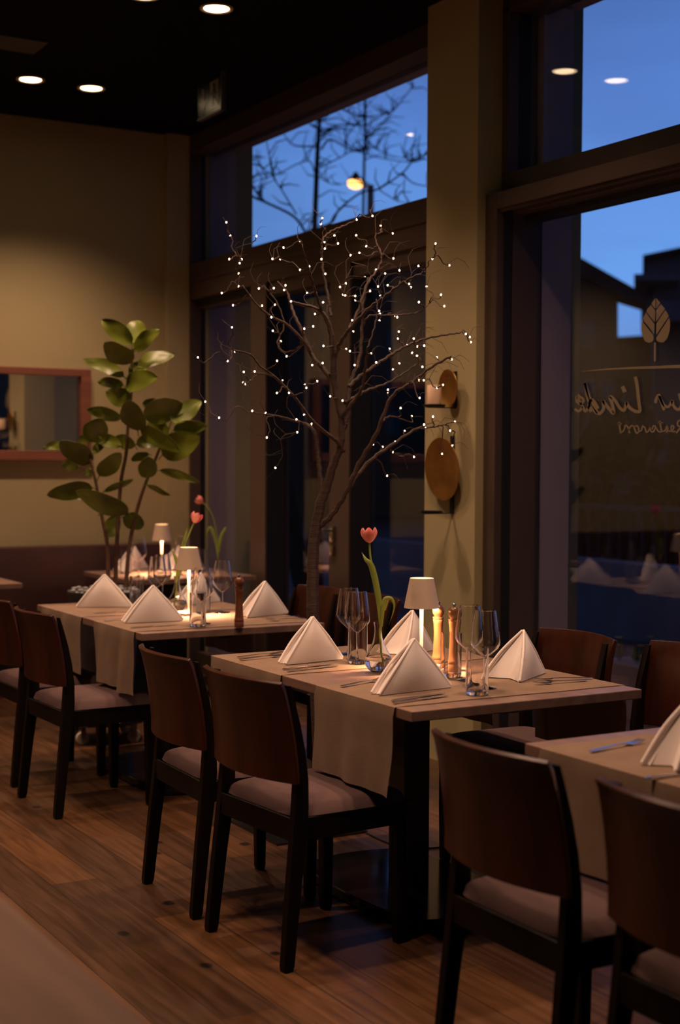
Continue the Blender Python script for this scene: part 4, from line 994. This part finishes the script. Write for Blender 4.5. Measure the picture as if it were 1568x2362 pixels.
# ================================================================== WINDOW LETTERING (vinyl on the pane)
def lg(x, y): return at_x(1250 + x*0.20281, 650 + y*0.20281, XG-0.0045)
VX = XG-0.0045
def vinyl_poly(mb, pts):
    P = [at_x(1250 + x*0.20281, 650 + y*0.20281, VX) for x, y in pts]; n = len(P)
    v = list(P) + [p + Vector((-0.0006, 0, 0)) for p in P]
    mb.add(v, [tuple(range(n)), tuple(range(n, 2*n))[::-1]] + [(i, (i+1) % n, n+(i+1) % n, n+i) for i in range(n)])
def vinyl_stroke(mb, pts, w):
    P = smoothpath([Vector((a, b, 0)) for a, b in pts], 6); n = len(P)
    W_ = w if hasattr(w, '__len__') else [w]*2
    L_, R_ = [], []
    for i, p in enumerate(P):
        d = P[min(i+1, n-1)]-P[max(i-1, 0)]; d.normalize(); q = Vector((-d.y, d.x, 0)); ww = (W_[0] + (W_[-1]-W_[0])*i/(n-1))/2*1.2
        L_.append(p+q*ww); R_.append(p-q*ww)
    P3 = [at_x(1250+p.x*0.20281, 650+p.y*0.20281, VX) for p in L_] + [at_x(1250+p.x*0.20281, 650+p.y*0.20281, VX) for p in R_]
    k = len(mb.v); v = P3 + [p+Vector((-0.0006, 0, 0)) for p in P3]
    f = []
    for i in range(n-1):
        f += [(i, i+1, n+i+1, n+i), (2*n+i, 3*n+i, 3*n+i+1, 2*n+i+1), (i, 2*n+i, 2*n+i+1, i+1), (n+i, n+i+1, 3*n+i+1, 3*n+i)]
    f += [(0, n, 3*n, 2*n), (n-1, 3*n-1, 4*n-1, 2*n-1)]
    mb.add(v, f)
lc = lg(1290, 440)
m = MB()
for P in ([(1299,186),(1345,240),(1299,306)], [(1299,324),(1352,252),(1398,308),(1299,452)], [(1299,478),(1404,320),(1440,385),(1441,392),(1299,606)],
          [(1299,634),(1446,408),(1457,460),(1456,510),(1450,560),(1425,640),(1385,688),(1350,690),(1325,683),(1298,660)],
          [(1290,186),(1250,235),(1243,252),(1290,308)], [(1287,330),(1238,262),(1195,312),(1188,340),(1283,462)], [(1279,482),(1182,352),(1160,390),(1148,420),(1158,445),(1275,590)],
          [(1268,615),(1150,462),(1142,440),(1130,470),(1128,540),(1143,620),(1175,680),(1215,694),(1255,680),(1272,655)]):
    vinyl_poly(m, P)
vinyl_stroke(m, [(1284, 690), (1283, 905)], 17)
o = m.build('window_decal_leaf', M['vinyl']); tag(o, 'beige linden leaf emblem stuck on the right hand window pane', 'window sticker')
m = MB(); vinyl_stroke(m, [(440, 1020), (600, 1006), (900, 985), (1300, 972), (1568, 963), (2100, 958)], [3, 38]); vinyl_stroke(m, [(2100, 958), (2600, 985), (3000, 1010)], [38, 3])
o = m.build('window_decal_line', M['vinyl']); tag(o, 'thin tapering beige line under the leaf emblem on the window', 'window sticker')
m = MB()
# "Zur Linde" read from the back, each stroke written as it stands
for P, w in [([(1060,1080),(1078,1160),(1092,1280),(1105,1400),(1112,1470),(1060,1472),(990,1425),(960,1370)], [30, 30]),      # L
             ([(960,1370),(935,1460),(890,1440),(850,1380)], 28), ([(912,1190),(932,1230),(942,1255)], [34, 40]),                     # i + dot
             ([(850,1380),(830,1350),(772,1305),(800,1400),(815,1495),(760,1440),(690,1350)], 30),                                # n
             ([(690,1350),(700,1440),(650,1500),(600,1440),(545,1330),(487,1150)], [28, 30]), ([(487,1150),(520,1320),(560,1420),(625,1500)], 28), ([(640,1440),(570,1340),(530,1420),(560,1480)], 26),  # d
             ([(545,1400),(500,1470),(470,1440),(400,1310),(395,1360),(440,1390),(470,1340),(405,1290)], 24), ([(460,1420),(420,1470),(370,1445)], 24),   # e
             ([(1290,1380),(1300,1330),(1330,1290),(1350,1350),(1390,1460)], 28), ([(1335,1300),(1385,1400),(1440,1420),(1480,1350)], 26),   # r
             ([(1480,1350),(1500,1420),(1560,1450),(1610,1360)], 28), ([(1560,1270),(1580,1340),(1620,1450),(1690,1400),(1710,1290)], 28),   # u
             ([(1780,1120),(1960,1100),(1800,1440),(1990,1450)], 28)]:                                                              # Z
    vinyl_stroke(m, P, w)
o = m.build('window_lettering_name', M['vinyl']); tag(o, 'large handwritten beige window lettering seen mirrored, ending in Linde', 'window lettering')
m = MB()
for P, w in [([(875,1590),(885,1660),(895,1725)], 16), ([(905,1620),(860,1612)], 12), ([(895,1715),(930,1690),(945,1630)], 13), ([(945,1630),(975,1650),(995,1720)], 14), ([(985,1690),(1010,1640),(1040,1640)], 13),
             ([(1040,1640),(1055,1680),(1075,1720),(1100,1700),(1085,1640),(1045,1650)], 13), ([(1100,1700),(1130,1690),(1140,1640)], 13), ([(1140,1640),(1170,1660),(1185,1710),(1215,1690),(1225,1640)], 13), ([(1225,1640),(1240,1700),(1270,1700),(1290,1650),(1265,1640),(1255,1680)], 13),
             ([(1340,1580),(1350,1650),(1360,1710)], 15), ([(1375,1605),(1325,1600)], 12), ([(1360,1710),(1320,1700),(1300,1660)], 12), ([(1360,1700),(1400,1690),(1420,1640),(1430,1690),(1410,1710)], 13), ([(1440,1700),(1480,1690),(1500,1650),(1470,1640),(1475,1700),(1520,1700)], 13),
             ([(1600,1560),(1610,1720)], 16), ([(1600,1565),(1545,1590),(1550,1640),(1605,1640)], 13), ([(1590,1645),(1525,1720)], 14)]:
    vinyl_stroke(m, P, w)
o = m.build('window_lettering_restaurant', M['vinyl']); tag(o, 'small handwritten word Restaurant seen mirrored, lowest lettering on the window', 'window lettering')

# ================================================================== OUTSIDE
struct(MB().box(XO, 9.5, -6, 14, -0.12, -0.02).build('terrace_floor', M['paving']))
struct(MB().box(9.5, 60, -30, 70, -0.2, -0.10).build('ground_street', M['asphalt']))
struct(MB().box(-20, 9.5, 14, 70, -0.2, -0.08).build('ground_yard', M['asphalt']))
struct(MB().box(9.4, 9.6, -6, 14, -0.1, 0.05).build('kerb_terrace', M['concrete']))
def prism(pts_px, d, depth, edge=784):
    """solid whose front face is read from the picture at distance d; runs 'depth' metres back"""
    e_ = ray(edge, 1181); bk = Vector((e_.x, e_.y, 0)).normalized()*depth
    P = [at_d(a, b, d) for a, b in pts_px]; n = len(P)
    return P + [p+bk for p in P], [tuple(range(n))[::-1], tuple(range(n, 2*n))] + [(i, (i+1) % n, n+(i+1) % n, n+i) for i in range(n)]
# house with the pitched roof
D1 = 24.0; g_y = lambda d: CHH/2 + 0  # ground is placed by the prism's lower edge below the horizon
zg = lambda px, d: (at_d(px, 1181, d), )
def low(px, d):
    # picture row at which the ground lies for distance d
    lo = (CAMZ+0.1)/d*FPX; return 1065 + lo
hs = thing('gabled_house', 'dark house with a long sloping roof across the street', 'house', at_d(1270, low(1270, D1), D1))
H0 = Vector(hs.location)
m = MB(); m.add(*prism([(1120, low(1120, D1)), (1425, low(1425, D1)), (1425, 655), (1300, 590), (1120, 500)], D1, 9, 1100)); m.v = [v-H0 for v in m.v]; m.build('walls', M['house'], hs)
m = MB(); m.add(*prism([(1080, 470), (1120, 470), (1505, 688), (1490, 702), (1425, 682), (1120, 510), (1080, 530)], D1-0.6, 1.2, 1500)); m.add(*prism([(1080, 470), (1120, 470), (1424, 644), (1424, 682), (1120, 510), (1080, 530)], D1+0.5, 8.4, 1100)); m.v = [v-H0 for v in m.v]; m.build('roof', M['roof'], hs)
for a, b_, c, d_ in [(1330, 1372, 880, 960), (1390, 1412, 880, 960), (1330, 1372, 740, 800)]:
    m = MB(); m.add(*prism([(a, d_), (b_, d_), (b_, c), (a, c)], D1-0.03, 0.06)); m.v = [v-H0 for v in m.v]; m.build('window', M['darkglass'], hs)
D2 = 30.0
hb = thing('flat_roofed_block', 'grey apartment block with flat roof and projecting balcony behind the house', 'building', at_d(1600, low(1600, D2), D2)); H1 = Vector(hb.location)
m = MB(); m.add(*prism([(1500, low(1500, D2)), (1900, low(1900, D2)), (1900, 560), (1568, 578), (1488, 595), (1488, 640), (1508, 645), (1508, 700)], D2, 5.5, 1480)); m.v = [v-H1 for v in m.v]; m.build('walls', M['house2'], hb)
m = MB(); m.add(*prism([(1462, 632), (1568, 630), (1568, 646), (1462, 646)], D2-1.2, 3, 1470)); m.v = [v-H1 for v in m.v]; m.build('balcony', M['concrete'], hb)
m = MB(); m.add(*prism([(1478, 690), (1700, 700), (1700, 740), (1478, 740)], D2-1.2, 3, 1485)); m.v = [v-H1 for v in m.v]; m.build('balcony', M['concrete'], hb)
m = MB(); m.add(*prism([(1482, 588), (1568, 570), (1900, 552), (1900, 562), (1568, 580), (1482, 600)], D2-0.4, 6.1, 1478)); m.v = [v-H1 for v in m.v]; m.build('roof_edge', M['roof'], hb)
D4 = 38.0
ga = thing('garage', 'low dark garage filling the gap between the house and the block', 'garage', at_d(1480, low(1480, D4), D4)); H3 = Vector(ga.location)
m = MB(); m.add(*prism([(1360, low(1360, D4)), (1760, low(1760, D4)), (1760, 800), (1500, 782), (1360, 790)], D4, 6, 1400)); m.v = [v-H3 for v in m.v]; m.build('walls', M['house'], ga)
m = MB(); m.add(*prism([(1350, 782), (1500, 772), (1770, 792), (1770, 802), (1500, 784), (1350, 794)], D4-0.3, 6.5, 1400)); m.v = [v-H3 for v in m.v]; m.build('roof', M['roof'], ga)
D3 = 40.0
hc = thing('apartment_row', 'long dark apartment row seen through the glass doors', 'building', at_d(800, low(800, D3), D3)); H2 = Vector(hc.location)
m = MB(); m.add(*prism([(330, low(330, D3)), (1080, low(1080, D3)), (1080, 530), (330, 670)], D3, 8)); m.v = [v-H2 for v in m.v]; m.build('walls', M['house'], hc)
m = MB(); m.add(*prism([(320, 658), (1090, 514), (1090, 532), (320, 676)], D3-0.4, 9)); m.v = [v-H2 for v in m.v]; m.build('roof_edge', M['roof'], hc)
for kx in range(7):
    for ky in range(3):
        a_, b_ = 440 + kx*90, 760 + ky*95
        m = MB(); m.add(*prism([(a_, b_+55), (a_+34, b_+55), (a_+34, b_), (a_, b_)], D3-0.05, 0.1)); m.v = [v-H2 for v in m.v]; m.build('window', M['darkglass'], hc)
hd2 = thing('corner_building', 'plain dark building at the end of the terrace, mirrored by the wall mirror', 'building', (18, -22, -0.1))
MB().box(-10, 16, -4, 4, 0, 9.5).build('walls', M['house'], hd2)
MB().box(-10.4, 16.4, -4.4, 4.4, 9.5, 9.8).build('roof', M['roof'], hd2)
for kx in range(6):
    for ky in range(3): MB().box(-8.5+kx*4, -7.2+kx*4, 3.98, 4.04, 1.2+ky*2.9, 2.7+ky*2.9).build('window', M['darkglass'], hd2)
# evergreens
def bush(px, d, z0, r_, h, label, seed):
    rn = random.Random(seed); b = at_d(px, 1181, d); b.z = -0.1
    m = MB()
    for i in range(14):
        a = rn.uniform(0, 2*PI); q = r_*math.sqrt(rn.random())*0.7; zz = rn.uniform(0.2, 0.85)*h; s = rn.uniform(0.28, 0.5)*r_*1.1
        bm = bmesh.new(); bmesh.ops.create_icosphere(bm, subdivisions=3, radius=s)
        for v in bm.verts: v.co *= 1 + 0.16*math.sin(v.co.x*31/s*0.3+i)*math.cos(v.co.y*27/s*0.3) + rn.uniform(-0.09, 0.09)
        bm.verts.index_update(); m.add([v.co + Vector((q*math.cos(a), q*math.sin(a), zz)) for v in bm.verts], [[v.index for v in f.verts] for f in bm.faces]); bm.free()
    m.tube([(0, 0, 0), (0, 0, h*0.5)], 0.06, 8)
    o = m.build('evergreen_bush', M['bush'], None, loc=b); tag(o, label, 'shrub', 'evergreen shrubs outside the window'); return o
bush(1345, 15.0, 0, 0.75, 2.55, 'tall dark evergreen shrub below the sloping roof', 1)
bush(1215, 17.5, 0, 0.8, 2.3, 'dark evergreen shrub half behind the brown window frame', 2)
bush(1570, 18.0, 0, 1.0, 2.0, 'dark evergreen shrub below the leaf emblem, at the picture edge', 3)
bush(1440, 20.0, 0, 1.0, 1.9, 'low dark shrub behind the window lettering', 4)
# terrace wall, railing and planters
o = MB().box(8.0, 8.25, 5.6, 13.5, -0.02, 0.62, 0.01).build('garden_wall', M['concrete']); tag(o, 'low concrete wall along the far side of the terrace', 'garden wall')
rl = thing('metal_railing', 'thin upright metal railing beyond the terrace', 'railing', (9.0, 9.6, 0))
m = MB(); m.box(-0.02, 0.02, -2.2, 2.2, 1.02, 1.06); m.box(-0.02, 0.02, -2.2, 2.2, 0.12, 0.15); m.build('rails', M['iron'], rl)
m = MB()
for i in range(30): m.box(-0.009, 0.009, -2.2+i*0.1517-0.009, -2.2+i*0.1517+0.009, -0.02, 1.03)
m.build('bars', M['iron'], rl)
pl = thing('trough_planter', 'low grey planter with small yellow flowers on the terrace', 'planter', (5.7, 5.95, -0.02))
MB().box(-0.2, 0.2, -0.55, 0.55, 0, 0.32, 0.01).build('trough', M['concrete'], pl)
rn = random.Random(9); m = MB(); f_ = MB()
for i in range(60):
    x, y = rn.uniform(-0.16, 0.16), rn.uniform(-0.5, 0.5); h_ = rn.uniform(0.06, 0.14)
    for k in range(3):
        a = rn.uniform(0, 6.28); m.add([(x, y, 0.30), (x+0.03*math.cos(a)-0.01, y+0.03*math.sin(a), 0.30+h_*0.7), (x+0.05*math.cos(a), y+0.05*math.sin(a), 0.30+h_), (x+0.03*math.cos(a)+0.012, y+0.03*math.sin(a)+0.01, 0.30+h_*0.6)], [(0, 1, 2, 3)])
    if i % 2 == 0:
        for k in range(5):
            a = k*2*PI/5; c_, s__ = math.cos(a), math.sin(a)
            f_.add([(x, y, 0.31+h_), (x+0.016*c_-0.009*s__, y+0.016*s__+0.009*c_, 0.318+h_), (x+0.026*c_, y+0.026*s__, 0.316+h_), (x+0.016*c_+0.009*s__, y+0.016*s__-0.009*c_, 0.318+h_)], [(0, 1, 2, 3)])
o = m.build('greenery', M['green'], pl); o['kind'] = 'stuff'; o = f_.build('blossoms', M['flower'], pl); o['kind'] = 'stuff'

# bare street trees seen through the transom
def c1(x, y): return (400 + x*0.3827, 100 + y*0.3827)
def street_tree(label, lines, d, root_px, seed, twigs):
    rn = random.Random(seed); base = at_d(root_px, 1181, d); base.z = -0.1
    m = MB(); nodes_ = []
    for pts, w0, w1 in lines:
        P = smoothpath([Vector((*c1(a, b), rn.uniform(-0.3, 0.3))) for a, b in pts], 5); n = len(P)
        Q = [at_d(p.x, p.y, d+p.z) for p in P]; nodes_ += [(p.x, p.y, p.z) for p in P]
        m.tube([q-base for q in Q], [(w0+(w1-w0)*i/(n-1))*0.3827/FPX*d/2 for i in range(n)], 6)
    for i in range(twigs):
        x, y, z = rn.choice(nodes_); a = rn.uniform(-PI*0.95, -0.05); L = rn.uniform(25, 75)
        pts = [(x, y), (x+math.cos(a)*L*.5, y+math.sin(a)*L*.5+rn.uniform(-4, 4)), (x+math.cos(a+.3)*L, y+math.sin(a+.3)*L)]
        m.tube([at_d(p[0], p[1], d+z+k*0.2)-base for k, p in enumerate(pts)], [0.008, 0.006, 0.003], 4)
    top = at_d(*c1(*lines[0][0][-1]), d)-base
    m.tube([(0, 0, 0), top*0.5, top], [0.10, 0.085, lines[0][2]*0.3827/FPX*d/2], 8)
    o = m.build('street_tree', M['outbark'], None, smooth=True, loc=base); return tag(o, label, 'tree', 'bare street trees')
street_tree('bare tree with thick dark trunk seen through the transom window', [
    ([(880, 380), (878, 500), (870, 620), (862, 800), (850, 1130)], 20, 34), ([(850, 620), (720, 612), (655, 530)], 12, 5), ([(890, 640), (950, 580), (1090, 650), (1230, 620)], 14, 5),
    ([(890, 560), (960, 510), (1010, 490), (1145, 498)], 14, 6), ([(885, 750), (1000, 690), (1090, 650), (1240, 690), (1450, 715), (1530, 665)], 9, 5), ([(850, 780), (820, 710), (740, 730), (620, 790), (480, 830), (380, 850)], 10, 4),
    ([(810, 700), (835, 620)], 8, 5), ([(885, 480), (990, 395), (1100, 440), (1155, 425)], 9, 5), ([(885, 470), (930, 400), (990, 340)], 8, 4), ([(870, 800), (960, 850), (1060, 840)], 6, 3),
    ([(870, 520), (800, 470), (760, 400)], 7, 4)], 15.0, 726, 3, 70)
street_tree('bare tree with a slim straight trunk right of the thick one', [
    ([(1152, 250), (1155, 500), (1150, 700), (1143, 1030)], 16, 17), ([(1155, 500), (1250, 440), (1320, 400)], 7, 4), ([(1158, 580), (1200, 545), (1230, 510), (1330, 400), (1450, 250)], 10, 6),
    ([(1160, 570), (1230, 640), (1330, 680), (1450, 700)], 7, 4), ([(1150, 440), (1060, 410), (1000, 390)], 7, 4), ([(1150, 650), (1090, 640), (1030, 600)], 6, 3)], 17.0, 838, 4, 55)
street_tree('bare tree whose long boughs cross low in the transom window', [
    ([(800, 1150), (790, 1130), (720, 1040), (560, 960), (440, 905), (365, 850), (300, 800)], 17, 12), ([(440, 905), (365, 925), (320, 925)], 9, 6), ([(740, 1030), (650, 880), (600, 800), (570, 640), (555, 560)], 10, 5),
    ([(800, 1140), (945, 1085), (1000, 1000), (1130, 900), (1230, 880), (1380, 780), (1450, 700), (1540, 660)], 16, 8), ([(1380, 780), (1440, 840), (1530, 862)], 9, 6), ([(1250, 890), (1350, 950), (1430, 960)], 7, 4),
    ([(600, 800), (500, 720), (430, 640)], 6, 3), ([(560, 960), (480, 860), (450, 780)], 6, 3)], 13.0, 720, 6, 60)
sl = at_d(850, 1181, 19.0); sl.z = -0.1; zz = at_d(850, 432, 19.0).z+0.1
t = thing('street_lamp', 'street lamp with a glowing orange head outside the transom window', 'street lamp', sl)
m = MB(); m.tube([(0, 0, 0), (0, 0, zz*0.5), (0, 0, zz)], [0.07, 0.055, 0.045], 12); m.build('pole', mat('pale grey lamp post', (0.30, 0.20, 0.20), 0.6, var=0.1), t, smooth=True)
hd = at_d(820, 425, 19.0)-sl
m = MB(); m.lathe([(0.02, 0.16), (0.06, 0.10), (0.115, 0.055), (0.125, 0.045), (0.001, 0.045)], 20, hd.x, hd.y); m.v = [v+Vector((0, 0, hd.z)) for v in m.v]; m.tube([(0, 0, zz-0.02), hd+Vector((0, 0, 0.12))], 0.018, 8); m.build('lamp_hood', M['iron'], t, smooth=True)
m = MB(); m.lathe([(0.001, 0.044), (0.105, 0.044), (0.11, 0.01), (0.09, -0.035), (0.04, -0.06), (0.001, -0.062)], 20, hd.x, hd.y); m.v = [v+Vector((0, 0, hd.z)) for v in m.v]; m.build('lamp_glass', M['street'], t, smooth=True)
